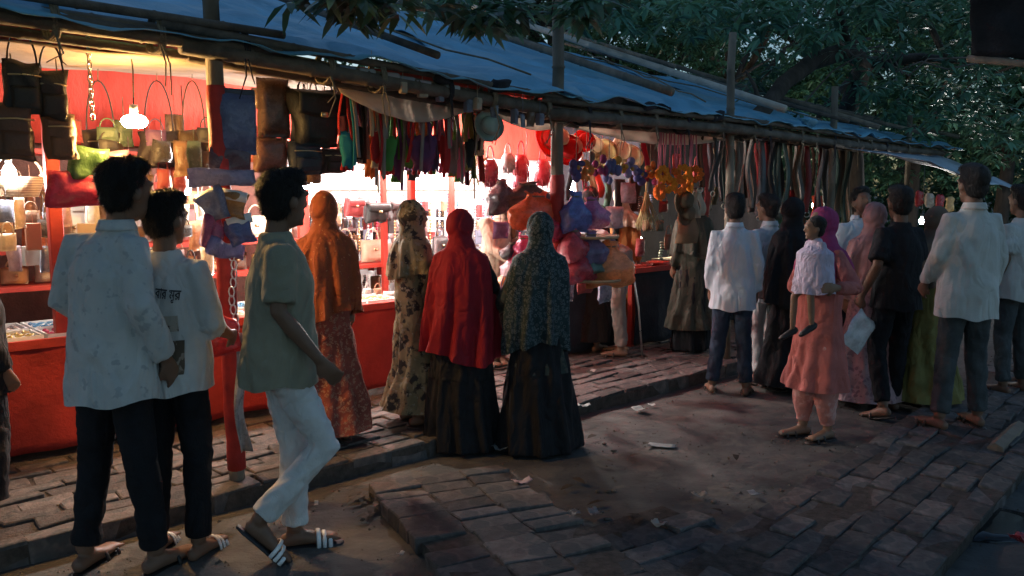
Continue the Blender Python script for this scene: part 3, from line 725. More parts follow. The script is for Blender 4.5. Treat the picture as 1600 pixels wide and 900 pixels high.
        if hem < .7:
            th = np.arctan2(c[:, 1], c[:, 0]); w = np.clip((.95 - c[:, 2]) / (.95 - hem), 0, 1)
            c = c + n_ * (.02 * w * np.sin(9 * th + 2 * np.sin(c[:, 2] * 4 + seed)))[:, None]
        set_co(me, c); link({'shirt': 'shirt', 'dress': 'dress', 'tshirt': 't_shirt'}[kd], me, m, t)
        if kd == 'shirt':
            q = G(); nc = nek + V((0, -.006, .01))
            q.sheet(lambda u, v: nc + V((math.sin(u * 6.28 * .86 + .44) * (.064 + .014 * v), -math.cos(u * 6.28 * .86 + .44) * -1 * (.064 + .014 * v), .026 - .042 * v)), 20, 3, .004); P('collar', q, m, t)
    for ov in over:
        kd, m = ov[:2]
        g = G()
        if kd == 'hijab':          # head scarf with a cape: low = lowest z, rx, ry at the hem
            low, rx, ry = ov[2:5]; hz = hed + Hm @ V((0, -.022, 0))
            g.ell(hd(0, -.024, .018), (.098, .108, .122), Hm, 20, 12); g.ell(hd(0, -.02, -.06), (.082, .09, .09), Hm, 16, 10)
            rows = [(1.50, .085, .095), (1.44, .105, .105), (1.385, .195, .125), (1.28, .225, .15), (1.1, .8, .8), (low + .02, rx, ry), (low, rx, ry)]
            rows = [r if r[1] != .8 else ((1.28 + low) / 2, (.225 + rx) / 2, (.15 + ry) / 2) for r in rows]
            g.tube([V((hed.x * max(0, (z - 1.3) / .27) + ov[5] * (1.4 - z) if len(ov) > 5 else hed.x * max(0, (z - 1.3) / .27), -.01 + (hed.y) * max(0, (z - 1.3) / .27), z)) for z, _, _ in rows[::-1]], [(a_, c_) for _, a_, c_ in rows[::-1]], seg=36, side=X, dome=0)
            me = remesh(g.mesh('head_scarf'), vox, 2); cut_below(me, low + .02); c, n_ = co_no(me)
            th = np.arctan2(c[:, 1], c[:, 0]); w = np.clip((1.42 - c[:, 2]) / (1.42 - low + .05), 0, 1)
            d = .034 * w * (np.sin(8 * th + 1.8 * np.sin(c[:, 2] * 3.5 + seed) + seed) + .5 * np.sin(15 * th + 1.5 * np.sin(c[:, 2] * 4) + seed))
            up = np.clip((c[:, 2] - 1.3) / .1, 0, 1)
            d += .005 * up * wav(c, (20, 20, 55), seed + 2) + .004 * wav(c, (35, 35, 25), seed + 8)
            zz = c[:, 2] + .06 * np.sin(3 * th + seed) * w ** 3
            c = c + n_ * d[:, None]; c[:, 2] += (zz - zz) + .07 * np.sin(2.0 * th + seed) * w ** 4
            set_co(me, c); link('head_scarf', me, m, t)
    # footwear
    if shoes == 'shoe':
        for sd in 'LR':
            an = J['an' + sd]; tn = J['t' + sd].normalized(); dz = an - V((0, 0, .05)); q = G()
            q.tube([dz - tn * .075, dz - tn * .03, dz + tn * .08, dz + tn * .17, dz + tn * .215], [(.035, .04), (.045, .055), (.054, .042), (.054, .034), (.03, .02)], seg=12, side=tn.cross(V((0, 0, 1))))
            P('shoe', q, cm('leather', sole), t)
    elif shoes:
        for sd in 'LR':
            an = J['an' + sd]; tn = J['t' + sd].normalized(); up = V((0, 0, 1)); sdv = tn.cross(up).normalized(); u2 = sdv.cross(tn); dz = an - up * .05 - u2 * .036
            q = G(); q.tube([dz - tn * .085, dz - tn * .05, dz + tn * .04, dz + tn * .13, dz + tn * .2, dz + tn * .218], [(.02, .008), (.038, .011), (.038, .011), (.05, .011), (.042, .010), (.02, .007)], seg=12, side=sdv)
            so_ = P('sandal_sole', q, cm('leather', sole), t)
            if shoes in ('sandal', 'slide'):
                for i in range(3 if shoes == 'slide' else 2):
                    c0 = dz + tn * (.155 - .026 * i if shoes == 'slide' else .15 - .07 * i)
                    q = G(); q.tube([c0 + sdv * (math.cos(w) * .05) + u2 * (.0 + math.sin(w) * (.05 + .012 * i)) for w in [math.pi * j / 8 for j in range(9)]], (.009 if shoes == 'slide' else .012) if 0 else [(.010, .004)] * 9, seg=6, side=tn)
                    P('strap', q, cm('plastic', (.82, .82, .82)) if shoes == 'slide' else cm('leather', sole), so_)
    return t
# ------------------------------------------------------------------ the crowd
NAVY = mat('dark_denim', (.012, .013, .017), rough=.9, var=.4, scale=10, crease=1, bump=.4, bscale=120)
DENIM = mat('blue_denim', (.03, .045, .075), rough=.9, var=.4, scale=8, crease=1, bump=.4, bscale=140)
GREYD = mat('grey_denim', (.065, .073, .078), rough=.9, var=.4, scale=7, crease=1, bump=.4, bscale=140)
BLACK = mat('black_cloth', (.016, .016, .019), rough=.85, var=.3, scale=9, crease=1, bump=.3, bscale=90)
WHT = mat('white_trouser_cloth', (.66, .66, .66), rough=.9, var=.12, scale=7, crease=1, bump=.3, bscale=110)
PALE = mat('pale_print_shirt', (.56, .57, .57), rough=.9, var=.08, crease=1, bump=.25, bscale=120, pat='blotch', c2=(.52, .54, .55), c3=(.42, .44, .46), psc=9)
WTEE = mat('white_tee', (.62, .62, .62), rough=.9, var=.10, crease=1, bump=.25, bscale=120)
GTEE = mat('sage_tee', (.29, .275, .205), rough=.92, var=.12, crease=1, bump=.3, bscale=150)
BLUES = mat('pale_blue_shirt', (.60, .66, .72), rough=.9, var=.08, crease=1, bump=.25, bscale=120)
CREAMS = mat('cream_white_shirt', (.58, .58, .55), rough=.9, var=.1, crease=1, bump=.25, bscale=120)
LILAC = mat('lilac_top', (.60, .52, .66), rough=.9, var=.12, crease=1, bump=.4, bscale=70)
rust = mat('rust_scarf', (.32, .085, .035), rough=.85, var=.3, crease=1, bump=.4, bscale=60, pat='floral', c2=(.30, .07, .035), c3=(.48, .22, .10), psc=26)
rustd = mat('rust_dress', (.27, .07, .05), rough=.85, var=.3, crease=1, bump=.4, bscale=60, pat='floral', c2=(.40, .20, .13), c3=(.18, .05, .04), psc=34)
camo = mat('tan_black_floral', (.24, .19, .11), rough=.85, var=.25, crease=1, bump=.3, bscale=60, pat='blotch', c2=(.04, .035, .032), c3=(.28, .25, .19), psc=11)
crim = mat('crimson_scarf', (.28, .012, .022), rough=.8, var=.18, scale=4, crease=1, bump=.2, bscale=70)
teal = mat('teal_leopard', (.025, .045, .05), rough=.85, var=.35, crease=1, bump=.3, pat='leopard', c2=(.10, .12, .125), c3=(.02, .028, .032), psc=44)
tealh = mat('dark_teal_scarf', (.05, .065, .06), rough=.85, var=.4, crease=1, bump=.4, bscale=40, pat='floral', c2=(.09, .085, .07), psc=30)
coral = mat('coral_dress', (.50, .15, .13), rough=.85, var=.2, scale=5, crease=1, bump=.4, bscale=60)
coralp = mat('coral_salwar', (.58, .24, .21), rough=.85, var=.2, crease=1, bump=.4, pat='blotch', c2=(.66, .36, .33), psc=12)
magen = mat('magenta_scarf', (.36, .05, .16), rough=.8, var=.2, crease=1, bump=.3)
pinkd = mat('pale_pink_pattern', (.46, .30, .31), rough=.85, var=.2, crease=1, bump=.3, pat='floral', c2=(.30, .19, .22), psc=24)
pinks = mat('dusty_pink_scarf', (.42, .24, .24), rough=.85, var=.2, crease=1, bump=.3)
olive = mat('olive_yellow_dress', (.20, .175, .06), rough=.85, var=.2, crease=1, bump=.3)
BASE2 = (.06, .045, .035)

pA = gp(193, 893); pB = gp(282, 868); pC = gp(452, 866)
manA = person('man in a pale printed long sleeved shirt, back turned, beneath the warm lamp', pA, 20, 1.735, 2, dict(hed=(.075, .05, 1.57), nek=(.05, .02, 1.425), che=(.02, 0, 1.24), elR=(.275, -.05, 1.13), wrR=(.285, .06, .90), elL=(-.27, -.03, 1.13), wrL=(-.16, .14, .98), anL=(-.16, -.04, .085), knL=(-.13, .02, .5), anR=(.13, .05, .085)),
       ('shirt', PALE, .735, 'long', 1.02), ('trousers', NAVY), hair='full', hy=8, vox=.0105, sole=(.02, .02, .02), seed=3, build=1.05)
manB = person('short haired man in a white t-shirt with a printed back beside the red wrapped post', pB, 8, 1.60, 2, dict(elR=(.27, .0, 1.10), wrR=(.22, .23, 1.02), elL=(-.25, 0, 1.1), wrL=(-.15, .22, 1.05)),
       ('tshirt', WTEE, .80, 'half', 1.06), ('trousers', NAVY), hair='full', hy=14, vox=.0105, shoes='slide', sole=(.03, .03, .035), seed=11)
manC = person('man in a sage green t-shirt and white trousers striding past the red wrapped post', pC, 72, 1.69, 2,
       dict(pel=(0, -.02, .90), hpL=(-.07, -.02, .88), hpR=(.07, -.02, .88), knR=(.075, .165, .51), anR=(.075, -.13, .20), tR=(.0, .14, -.15), knL=(-.07, .04, .48), anL=(-.07, .03, .085), tL=(0, .2, 0),
            elR=(.235, -.02, 1.12), wrR=(.235, .14, .91), elL=(-.23, -.1, 1.12), wrL=(-.22, -.08, .88), hed=(0, .03, 1.575)),
       ('tshirt', GTEE, .80, 'short', 1.08), ('trousers', WHT), hair='full', hy=-30, vox=.0105, shoes='slide', sole=(.03, .03, .035), seed=21)
# far-left passer-by cut by the frame
person('short person in dark clothes and strapped shiny shoes near the red counter', gp(-14, 806), 30, 1.42, 2, {}, ('tshirt', BLACK, .74, 'long', 1.05), ('trousers', BLACK), hair='short', vox=.012, shoes='shoe', sole=(.03, .03, .03), seed=31)

person('woman in a rust orange patterned scarf and dress at the red counter, seen from behind', gp(516, 686, PZ) , -22, 1.49, 0, {}, ('dress', rustd, .05, 'long', 1.0), None, [('hijab', rust, .86, .22, .18)], hair=None, hy=10, seed=41)
person('short woman in a tan and black floral dress and scarf facing the jewellery', gp(648, 660, PZ), 62, 1.44, 0, dict(elR=(.22, .08, 1.12), wrR=(.2, .26, 1.05), elL=(-.22, .08, 1.12), wrL=(-.18, .26, 1.05)), ('dress', camo, .10, 'long', 1.0), None, [('hijab', camo, 1.12, .235, .16)], hair=None, seed=52)
person('woman in a long crimson head scarf over a black skirt, back turned', gp(722, 700), 8, 1.49, 0, dict(elR=(.28, .05, 1.15), wrR=(.25, .25, 1.08), elL=(-.3, .0, 1.12), wrL=(-.25, .1, .92)), ('dress', BLACK, .5, 'long', 1.0), ('skirt', BLACK, .015, .27, .22, 9), [('hijab', crim, .66, .285, .215)], hair=None, hy=12, seed=63)
person('woman in a dark teal spotted shawl and black skirt', gp(842, 702), -14, 1.475, 0, dict(elL=(-.30, .03, 1.10), wrL=(-.34, .22, .98), elR=(.23, .0, 1.1), wrR=(.2, .2, .98)), ('dress', tealh, .55, 'long', 1.0), ('skirt', BLACK, .015, .30, .24, 8), [('hijab', teal, .74, .225, .18, -.05)], hair=None, hy=-8, seed=74)

# stall keepers and shoppers inside the lit stall
vend = rp(768, 420, 5.35)
person('young stall keeper in a beige shirt bending over the toys behind the woman in crimson', (vend.x, vend.y, PZ), 118, 1.56, 2, dict(che=(0, .06, 1.22), nek=(0, .12, 1.39), hed=(0, .20, 1.51), elR=(.24, .12, 1.1), wrR=(.2, .34, 1.0), elL=(-.24, .12, 1.1), wrL=(-.2, .34, 1.0)), ('shirt', mat('beige_shirt', (.55, .42, .32), rough=.9, crease=1, bump=.3), .78, 'long', 1.0), ('trousers', NAVY), hair='short', hp=-18, seed=81)
p_ = rp(800, 430, 5.25)
person('child in a brown shirt standing among the toys behind the woman with the teal shawl', (p_.x, p_.y, PZ), 160, 1.30, 2, {}, ('tshirt', mat('brown_tee', (.22, .13, .10), rough=.9, crease=1, bump=.3), .8, 'half', 1.0), ('trousers', NAVY), hair='short', hs=1.12, seed=85)
p_ = rp(968, 560, 4.85)
person('bending seller in a white shirt and grey trousers behind the hanging toy bags', (p_.x, p_.y, PZ), -80, 1.60, 2, dict(che=(0, .24, 1.12), nek=(0, .40, 1.22), hed=(0, .50, 1.30), shL=(-.165, .34, 1.17), shR=(.165, .34, 1.17), elR=(.26, .34, .95), wrR=(.22, .50, .80), elL=(-.26, .34, .95), wrL=(-.22, .5, .8)), ('shirt', CREAMS, .80, 'half', 1.08), ('trousers', mat('grey_trousers', (.20, .18, .165), rough=.9, crease=1, bump=.3)), hair='short', seed=88)
p_ = gp(1018, 566, PZ) + N * .75
person('woman in a black dotted veil beside the red trays of the black draped table', (p_.x, p_.y, PZ), 30, 1.54, 0, {}, ('dress', BLACK, .1, 'long', 1.0), None, [('hijab', mat('black_dotted', (.02, .018, .02), rough=.8, pat='floral', c2=(.25, .05, .05), psc=18), .9, .25, .18)], hair=None, seed=91)
p_ = gp(1044, 545, PZ)+ N * .6
person('woman with a cream head scarf and orange shawl beside the dark olive gown', (p_.x, p_.y, PZ), 20, 1.55, 0, {}, ('dress', mat('orange_shawl', (.30, .11, .03), rough=.85, crease=1, bump=.3), .2, 'long', .95), None, [('hijab', mat('cream_scarf', (.42, .34, .26), rough=.85, crease=1, bump=.3), 1.25, .2, .14)], hair=None, seed=93)
p_ = gp(1078, 548, PZ)
person('woman in a long dark olive gown and scarf beneath the hanging brown hats', (p_.x, p_.y, PZ), -12, 1.52, 0, {}, ('dress', mat('dark_olive', (.06, .06, .045), rough=.85, crease=1, bump=.3), .22, 'long', 1.0), ('skirt', BLACK, .02, .2, .16, 7), [('hijab', mat('dark_olive', (.06, .06, .045)), 1.0, .23, .17)], hair=None, seed=95)

# crowd on the right
person('man in a pale blue shirt and jeans, back turned, below the dark hanging belts', gp(1140, 616), 14, 1.585, 2, dict(anL=(-.15, .02, .085), anR=(.13, -.02, .085), elR=(.25, -.03, 1.12), wrR=(.25, .03, .88)), ('shirt', BLUES, .735, 'long', 1.05), ('trousers', DENIM), hair='full', vox=.0125, seed=101)
person('man in a light shirt partly behind the man in the pale blue shirt', gp(1192, 596, .02), -35, 1.56, 2, {}, ('shirt', BLUES, .74, 'half', 1.05), ('trousers', mat('white_trouser_cloth', (.66, .66, .66))), hair='full', seed=105)
person('woman in a black veil and gown behind the woman carrying a child', gp(1228, 606, .02), -25, 1.53, 0, {}, ('dress', BLACK, .03, 'long', 1.02), None, [('hijab', BLACK, .75, .285, .21)], hair=None, seed=109)
wN = gp(1272, 684)
person('woman in a coral pink dress and magenta head scarf carrying a child on her hip', wN, -112, 1.50, 1, dict(anR=(.08, .04, .085), anL=(-.07, -.06, .085), elL=(-.42, .0, 1.15), wrL=(-.50, .22, 1.17), elR=(.25, .06, 1.12), wrR=(-.05, .27, 1.14)), ('dress', coral, .36, 'long', 1.04), ('salwar', coralp), [('hijab', magen, 1.2, .215, .15)], hair=None, hy=0, vox=.0125, seed=113)
pch = dp(1268, 533, 5.0)
person('small child in a lilac top and dark shoes carried by the woman in coral', pch, -105, .74, 1, dict(hed=(0, .03, 1.575), knL=(-.15, .15, .66), knR=(.15, .20, .62), anL=(-.13, .10, .27), anR=(.14, .22, .17), tL=(0, .2, -.12), tR=(0, .2, -.1), elL=(-.30, .0, 1.14), wrL=(-.20, .12, .98), elR=(.3, .0, 1.12), wrR=(.20, .14, .96)), ('dress', LILAC, .68, 'half', 1.75), None, hair='short', hs=1.34, vox=.016, shoes='shoe', sole=(.015, .012, .012), seed=117, hy=15)
person('man in a black t-shirt and dark jeans holding a shiny bag, back turned', gp(1390, 646), -16, 1.64, 2, dict(knL=(-.15, .0, .5), anL=(-.20, -.16, .11), tL=(-.05, .2, -.06), knR=(.1, .06, .5), anR=(.09, .08, .085), elL=(-.29, -.06, 1.13), wrL=(-.32, .06, .90)), ('tshirt', BLACK, .80, 'short', 1.08), ('trousers', NAVY), hair='full', vox=.0125, hy=10, seed=121, curl=(1.1, .5))
person('woman in a pale pink patterned gown and dusty pink scarf behind the man in black', gp(1352, 630, .02), 5, 1.50, 0, {}, ('dress', pinkd, .03, 'long', 1.05), None, [('hijab', pinks, 1.0, .25, .18)], hair=None, seed=125)
person('man in a light blue shirt with a lowered face at the far stall', gp(1332, 590, .05), 175, 1.58, 2, {}, ('shirt', BLUES, .74, 'long', 1.05), ('trousers', NAVY), hair='full', hp=-20, seed=129)
person('tall man in an untucked off white shirt and grey jeans on the brick pavement', gp(1498, 668, .06), -6, 1.71, 2, dict(anL=(-.16, -.03, .085), anR=(.14, .02, .085), elL=(-.27, .0, 1.13), wrL=(-.24, .16, .94)), ('shirt', CREAMS, .73, 'long', 1.05), ('trousers', GREYD), hair='full', vox=.0115, seed=133, build=1.05)
person('person in an olive yellow gown between the man in black and the tall man', gp(1446, 632, .03), -10, 1.46, 0, {}, ('dress', olive, .03, 'long', 1.0), None, [('hijab', mat('brown_scarf', (.16, .11, .08), rough=.85), 1.0, .24, .17)], hair=None, seed=137)
person('man in a cream t-shirt and jeans behind the tall man', gp(1578, 614, .03), -18, 1.62, 2, {}, ('tshirt', CREAMS, .78, 'short', 1.08), ('trousers', GREYD), hair='full', seed=141)
person('man in a blue green shirt in profile beside the man in the cream t-shirt', gp(1606, 606, .03), -78, 1.62, 2, {}, ('shirt', mat('bluegreen_shirt', (.30, .42, .46), rough=.9, crease=1, bump=.3), .76, 'half', 1.05), ('trousers', NAVY), hair='full', seed=145)

# printed back of the white t-shirt: lettering, a red mark and two picture blocks
def on_back(parent, shirt_name, name, vs2, faces, m, off=.011):
    sh = [c for c in parent.children if c.name.startswith(shirt_name)][0]
    bv = BVHTree.FromPolygons([v.co for v in sh.data.vertices], [tuple(p.vertices) for p in sh.data.polygons])
    out = []
    for (x, z) in vs2:
        h_, nn, _, _ = bv.ray_cast(Vector((x, -1, z)), Vector((0, 1, 0)))
        out.append(Vector((x, (h_.y if h_ else -.12) - off, z)))
    q = G(); q.add(out, faces); return P(name, q, m, parent, False)
def patch(x0, x1, z0, z1, k=14):
    vs = [(x0 + (x1 - x0) * i / k, z0 + (z1 - z0) * j / k) for i in range(k + 1) for j in range(k + 1)]
    return vs, [(i * (k + 1) + j, (i + 1) * (k + 1) + j, (i + 1) * (k + 1) + j + 1, i * (k + 1) + j + 1) for i in range(k) for j in range(k)]
v_, f_ = patch(-.03, .13, .90, 1.05); on_back(manB, 't_shirt', 'picture_print', v_, f_, mat('print_photo', (.10, .075, .055), rough=.8, pat='blotch', c2=(.20, .15, .11), c3=(.30, .24, .2), psc=13))
v_, f_ = patch(-.05, .11, 1.09, 1.16); on_back(manB, 't_shirt', 'picture_print', v_, f_, mat('print_small', (.42, .38, .33), rough=.8, pat='blotch', c2=(.12, .07, .06), psc=22))
v_, f_ = patch(-.13, -.05, 1.315, 1.345); v_ = [(x, z + (x + .09) * .35 + .006 * math.sin(x * 90)) for x, z in v_]; on_back(manB, 't_shirt', 'red_print', v_, f_, mat('print_red', (.22, .02, .03), rough=.8))
try:
    cu = bpy.data.curves.new('lettering', 'FONT'); cu.body = '\u0985\u09a8\u09c1\u09aa \u09ae\u09cb\u099f \u09ac\u09be\u09b0 \u09ae\u09c1\u09b0'; cu.size = .062; cu.offset = .001; cu.resolution_u = 2
    to = bpy.data.objects.new('tmp', cu); COL.objects.link(to); bpy.context.view_layer.update()
    me = bpy.data.meshes.new_from_object(to.evaluated_get(bpy.context.evaluated_depsgraph_get())); bpy.data.objects.remove(to)
    xs = [v.co.x for v in me.vertices]; kx = .255 / max(.01, max(xs) - min(xs)); x0 = min(xs)
    vs2 = [(-.135 + (v.co.x - x0) * kx, 1.265 + v.co.y * 1.0 - ((v.co.x - x0) * kx) * .14) for v in me.vertices]
    on_back(manB, 't_shirt', 'lettering', vs2, [tuple(p.vertices) for p in me.polygons], mat('print_ink', (.05, .05, .06), rough=.8))
except Exception as ex: print('lettering', ex)
# things held
q = G(); q.pillow(.20, .27, .05, seed=4, amp=.02); p_ = dp(1342, 518, gp(1390, 646).y - .10)
o = S('shiny_bag', q, cm('plastic', (.72, .76, .80)), 'shiny silver white plastic bag in the hand of the man in black', 'bag', p_, R(20)); o.rotation_euler.y = R(38)
p_ = rp(988, 470, 4.75); q = G(); q.tube([(0, 0, 0), (.02, 0, .45), (.0, 0, .95)], .009, seg=8); S('metal_stick', q, cm('metal', (.7, .7, .7)), 'thin metal stick leaning beside the seller in grey trousers', 'stick', (p_.x + .1, p_.y, PZ)).rotation_euler.y = R(-8)
# ------------------------------------------------------------------ goods for sale
def hg(x0, y0, x1, y1, n_):
    """where a hanging thing is: top centre, width, height for a box of the view at row depth n_"""
    c = rp((x0 + x1) / 2, (y0 + y1) / 2, n_); k = c.y / F * 1.0
    t = rp((x0 + x1) / 2, y0, n_)
    return t, (x1 - x0) * k * 1.12, (y1 - y0) * k
EZ = 2.10
def cord_up(g, z_to, x=0, r=.003): g.tube([(x, 0, 0), (x + .004, .002, z_to * .5), (x, 0, z_to)], r, seg=5)
def handbag(bx, col, label, n_=4.3, strap=True, group=None, flap=None, kind='leather', rz=0, strap_h=.35, metal=(.6, .5, .3), zt=None):
    t0, w, h = hg(*bx, n_); bh = h * (1 - strap_h if strap else 1); t = T('handbag', label, 'bag', t0, RA + rz, group); m = cm(kind, col)
    q = G(); q.pillow(w, bh, w * .42, cz=-h + bh / 2, seed=int(bx[0]), amp=.022, nu=10, nv=10, pinch=.45)
    for v in q.v: v.x *= 1 - .22 * math.sin((v.z + h) * 9 + bx[0]) * ((bx[0] % 5) / 5)
    P('bag_body', q, m, t)
    if flap is None: flap = int(bx[0]) % 3 == 1
    if flap:
        q = G(); q.sheet(lambda u, v: Vector(((u - .5) * w * .94, -w * .2 - .018 - .01 * math.sin(v * 3) + (w * .19 if v > .92 else 0), -h + bh - bh * .02 - bh * .48 * (1 - v) * (1 - .25 * abs(u - .5)))), 10, 6, .005); P('flap', q, m, t)
        q = G(); q.box((0, -w * .21 - .03, -h + bh * .55), (w * .14, .012, w * .09), bev=.003); P('buckle', q, cm('metal', metal), t)
    if not flap:
        q = G(); q.pillow(w * .72, bh * .42, w * .16, cz=-h + bh * .30, seed=int(bx[1]), amp=.006, nu=7, nv=7, pinch=.3)
        for v in q.v: v.y -= w * .21
        P('front_pocket', q, m, t)
        q = G(); q.tube([(-w * .40, -w * .19, -h + bh * .70), (0, -w * .225, -h + bh * .72), (w * .40, -w * .19, -h + bh * .70)], .004, seg=5); P('zip', q, cm('metal', metal), t)
    if strap:
        q = G(); q.tube([(math.cos(a) * w * .36, .0, -h + bh - .02 + math.sin(a) * (h - bh + .02)) for a in [math.pi * i / 14 for i in range(15)]], [(.009, .004)] * 15, seg=6, side=(0, 1, 0)); P('strap', q, m, t)
    q = G(); cord_up(q, max(.04, (zt or EZ + .12) - t0.z)); P('hanger', q, M_ROPE, t)
    return t
def sling(bx, c1, c2, label, n_=4.3, group='sling bags hanging under the eave', seed=0):
    """a cloth shoulder bag: long strap loop with a soft pouch and a tassel"""
    t0, w, h = hg(*bx, n_); t = T('sling_bag', label, 'bag', t0, RA + rng.uniform(-.5, .5), group)
    q = G(); ph = h * .42
    q.tube([(math.cos(a) * w * .40, .01 * math.sin(a * 5 + seed), -h * .60 + math.sin(a) * h * .60) for a in [math.pi * i / 16 for i in range(17)]], [(.016, .005)] * 17, seg=6, side=(0, 1, 0)); P('strap', q, cm('cloth', c1), t)
    q = G(); q.pillow(w * .92, ph, w * .4, cz=-h * .60 - ph * .38, seed=seed + 2, amp=.016, nu=9, nv=9)
    for v in q.v: v.x *= 1.0 - .45 * max(0, min(1, (-v.z - h * .62) / (h * .36))) + .25 * noise.noise(Vector((v.z * 18, seed, 0))); v.z += .03 * noise.noise(Vector((v.x * 30, seed, 1)))
    P('pouch', q, cm('cloth', c2), t)
    for k in range(3):
        xx = rng.uniform(-.5, .5) * w; e = h * rng.uniform(.55, 1.05); q = G(); sw = rng.uniform(-.03, .03)
        q.sheet(lambda u, v: Vector((xx * (.3 + .7 * v) + (u - .5) * .022 + sw * v * v, -.02 - .02 * k + .01 * math.sin(v * 6 + k), -.03 - e * v)), 2, 8, .003); P('ribbon', q, cm('cloth', [c1, c2, (.25, .22, .2)][k]), t)
    q = G()
    for i in range(4): q.tube([((i - 1.5) * w * .14, 0, -h * .88), ((i - 1.5) * w * .18, .01, -h * 1.0)], [.009, .012], seg=5)
    P('tassel', q, cm('cloth', c1), t)
    return t
def strip(bx, col, label, n_, group, kind='cloth', thick=.006, seed=0, buckle=False, cat='belt', name='hanging_belt'):
    t0, w, h = hg(*bx, n_)
    def fn(u, v): return Vector(((u - .5) * w * (1 - .3 * math.sin(v * 3 + seed) * .4), .025 * math.sin(v * 5 + seed) + .02 * math.sin(u * 6 + seed), -h * v))
    t = T(name, label, cat, t0, RA + rng.uniform(-.6, .6), group)
    q = G(); q.sheet(fn, 4, 14, thick); P('strap', q, cm(kind, col), t)
    if buckle:
        q = G(); q.tube([(math.cos(a) * w * .55, .0, -h - .02 + math.sin(a) * .025) for a in [2 * math.pi * i / 10 for i in range(11)]], .005, seg=5); P('buckle', q, cm('metal', (.6, .58, .5)), t)
    return t
def pack(bx, col, label, n_, group=None, seed=0, card=None, amp=.022, name='plastic_packet', cat='packet', rz=0):
    t0, w, h = hg(*bx, n_); t = T(name, label, cat, t0, RA + rz, group)
    q = G(); q.pillow(w, h, min(w, h) * (.8 if name == 'toy_bag' else .45), cz=-h / 2, seed=seed, amp=amp, nu=11, nv=11)
    if name == 'toy_bag':
        for v in q.v:
            f_ = max(0, min(1, -v.z / h)); kq = .55 - f_ * 3 if f_ < .10 else min(1.12, .25 + 2.3 * (f_ - .10)) * (1 - .5 * max(0, f_ - .8)); v.x = v.x * kq + .02 * noise.noise(v * 22 + Vector((seed, 0, 0))); v.y = v.y * kq + .03 * noise.noise(v * 20 + Vector((0, seed, 0)))
        q2 = G(); q2.tube([(math.cos(a) * w * .16, math.sin(a) * w * .14, -h * .11) for a in [2 * math.pi * i / 10 for i in range(11)]], .006, seg=5); P('knot', q2, M_ROPE, t)
    P('wrapper', q, cm('plastic', col, pat='blotch', c2=tuple(c * .8 for c in col), psc=26, tl=.35), t)
    if card:
        q = G(); q.box((0, -.012, -.015), (w * .9, .012, .05)); P('header_card', q, cm('card', card), t)
    return t
def hat(c, r, col, band, label, n_=5.0, group=None, tilt=70, rz=0):
    p = rp(c[0], c[1], n_); r = r * p.y / F; t = T('hat', label, 'hat', p, RA + rz, group); t.rotation_euler.x = R(tilt)
    t.rotation_euler = (R(tilt), 0, RA + rz)
    q = G(); q.lathe([(r, .02), (r * .98, .008), (r * .8, 0), (r * .62, .005), (r * .60, .03), (r * .56, r * .55), (r * .45, r * .70), (r * .2, r * .74), (.001, r * .72)], seg=22, wob=.03)
    q.lathe([(.001, r * .70), (r * .2, r * .72), (r * .44, r * .68), (r * .545, r * .54), (r * .59, .028), (r * .61, 0), (r * .8, -.005), (r * .99, .003), (r, .02)], seg=22, wob=.03); P('crown', q, cm('cloth', col, tl=.45), t)
    q = G(); q.lathe([(r * .605, .02), (r * .615, .03), (r * .60, r * .2), (r * .585, r * .2)], seg=22); P('band', q, cm('cloth', band), t)
    return t
def fan(c, r, col, col2, label, n_=5.2):
    p = rp(c[0], c[1], n_); r = r * p.y / F; t = T('palm_fan', label, 'fan', p, RA, None)
    q = G(); k = 17
    for i in range(k):
        a = R(200 + 320 * i / (k - 1) - 70) ; d = Vector((math.cos(a), 0, math.sin(a))); s_ = Vector((-d.z, 0, d.x)) * r * .13
        q.add([(0, 0, 0), d * r * .6 + s_ * .6 + Vector((0, .012, 0)), d * r, d * r * .6 - s_ * .6, d * r * .5 + Vector((0, -.012, 0))], [(0, 3, 4), (3, 2, 4), (0, 4, 1), (4, 2, 1)])
    P('leaf_blades', q, mat('fan_%.2f' % col[0], col, pat='blotch', c2=col2, psc=14), t, False)
    q = G(); q.tube([(0, 0, .02), (0, 0, -r * 1.25)], .009, seg=6); P('handle', q, M_BAMB, t)
    return t

# --- left stall: black and brown bags by the picture edge
handbag((6, 48, 56, 172), (.02, .018, .018), 'tall black leather bag with upright straps at the picture edge under the eave', 4.35)
handbag((-6, 160, 48, 248), (.10, .05, .03), 'brown leather purse hanging below the tall black bag', 4.35, strap=False)
handbag((57, 68, 98, 182), (.025, .02, .02), 'narrow black bag with knotted strap beside the tall black bag', 4.35)
handbag((72, 176, 112, 250), (.13, .065, .035), 'tan brown purse under the narrow black bag', 4.4, strap=False)
for i, (x0, x1, cc, nm) in enumerate(((128, 178, (.05, .035, .03), 'dark brown'), (218, 272, (.04, .03, .035), 'black'), (278, 322, (.09, .055, .03), 'tan'))):
    handbag((x0, 126, x1, 262), cc, '%s tote bag with long triangular handles hanging behind the warm lamp' % nm, 5.35, strap_h=.55, group='tote bags behind the lamp', zt=2.4)
q = G(); p_ = rp(137, 56, 4.4)
for i in range(13):
    M = Matrix.Rotation(R(90 * (i % 2)), 3, 'Z'); q.tube([Vector((0, 0, -.03 * i - .02)) + M @ Vector((math.cos(a) * .011, 0, math.sin(a) * .022)) for a in [2 * math.pi * k / 8 for k in range(9)]], .0035, seg=5)
S('metal_chain', q, cm('metal', (.55, .5, .42)), 'steel chain hanging from the eave between the black bags and the warm lamp', 'chain', p_)
pack((82, 268, 172, 320), (.50, .05, .10), 'crimson plastic packet under green wrap beside the man in the printed shirt', 4.6, seed=3)
pack((112, 232, 166, 282), (.10, .20, .07), 'dark green plastic wrapped bundle above the crimson packet', 4.6, seed=5)
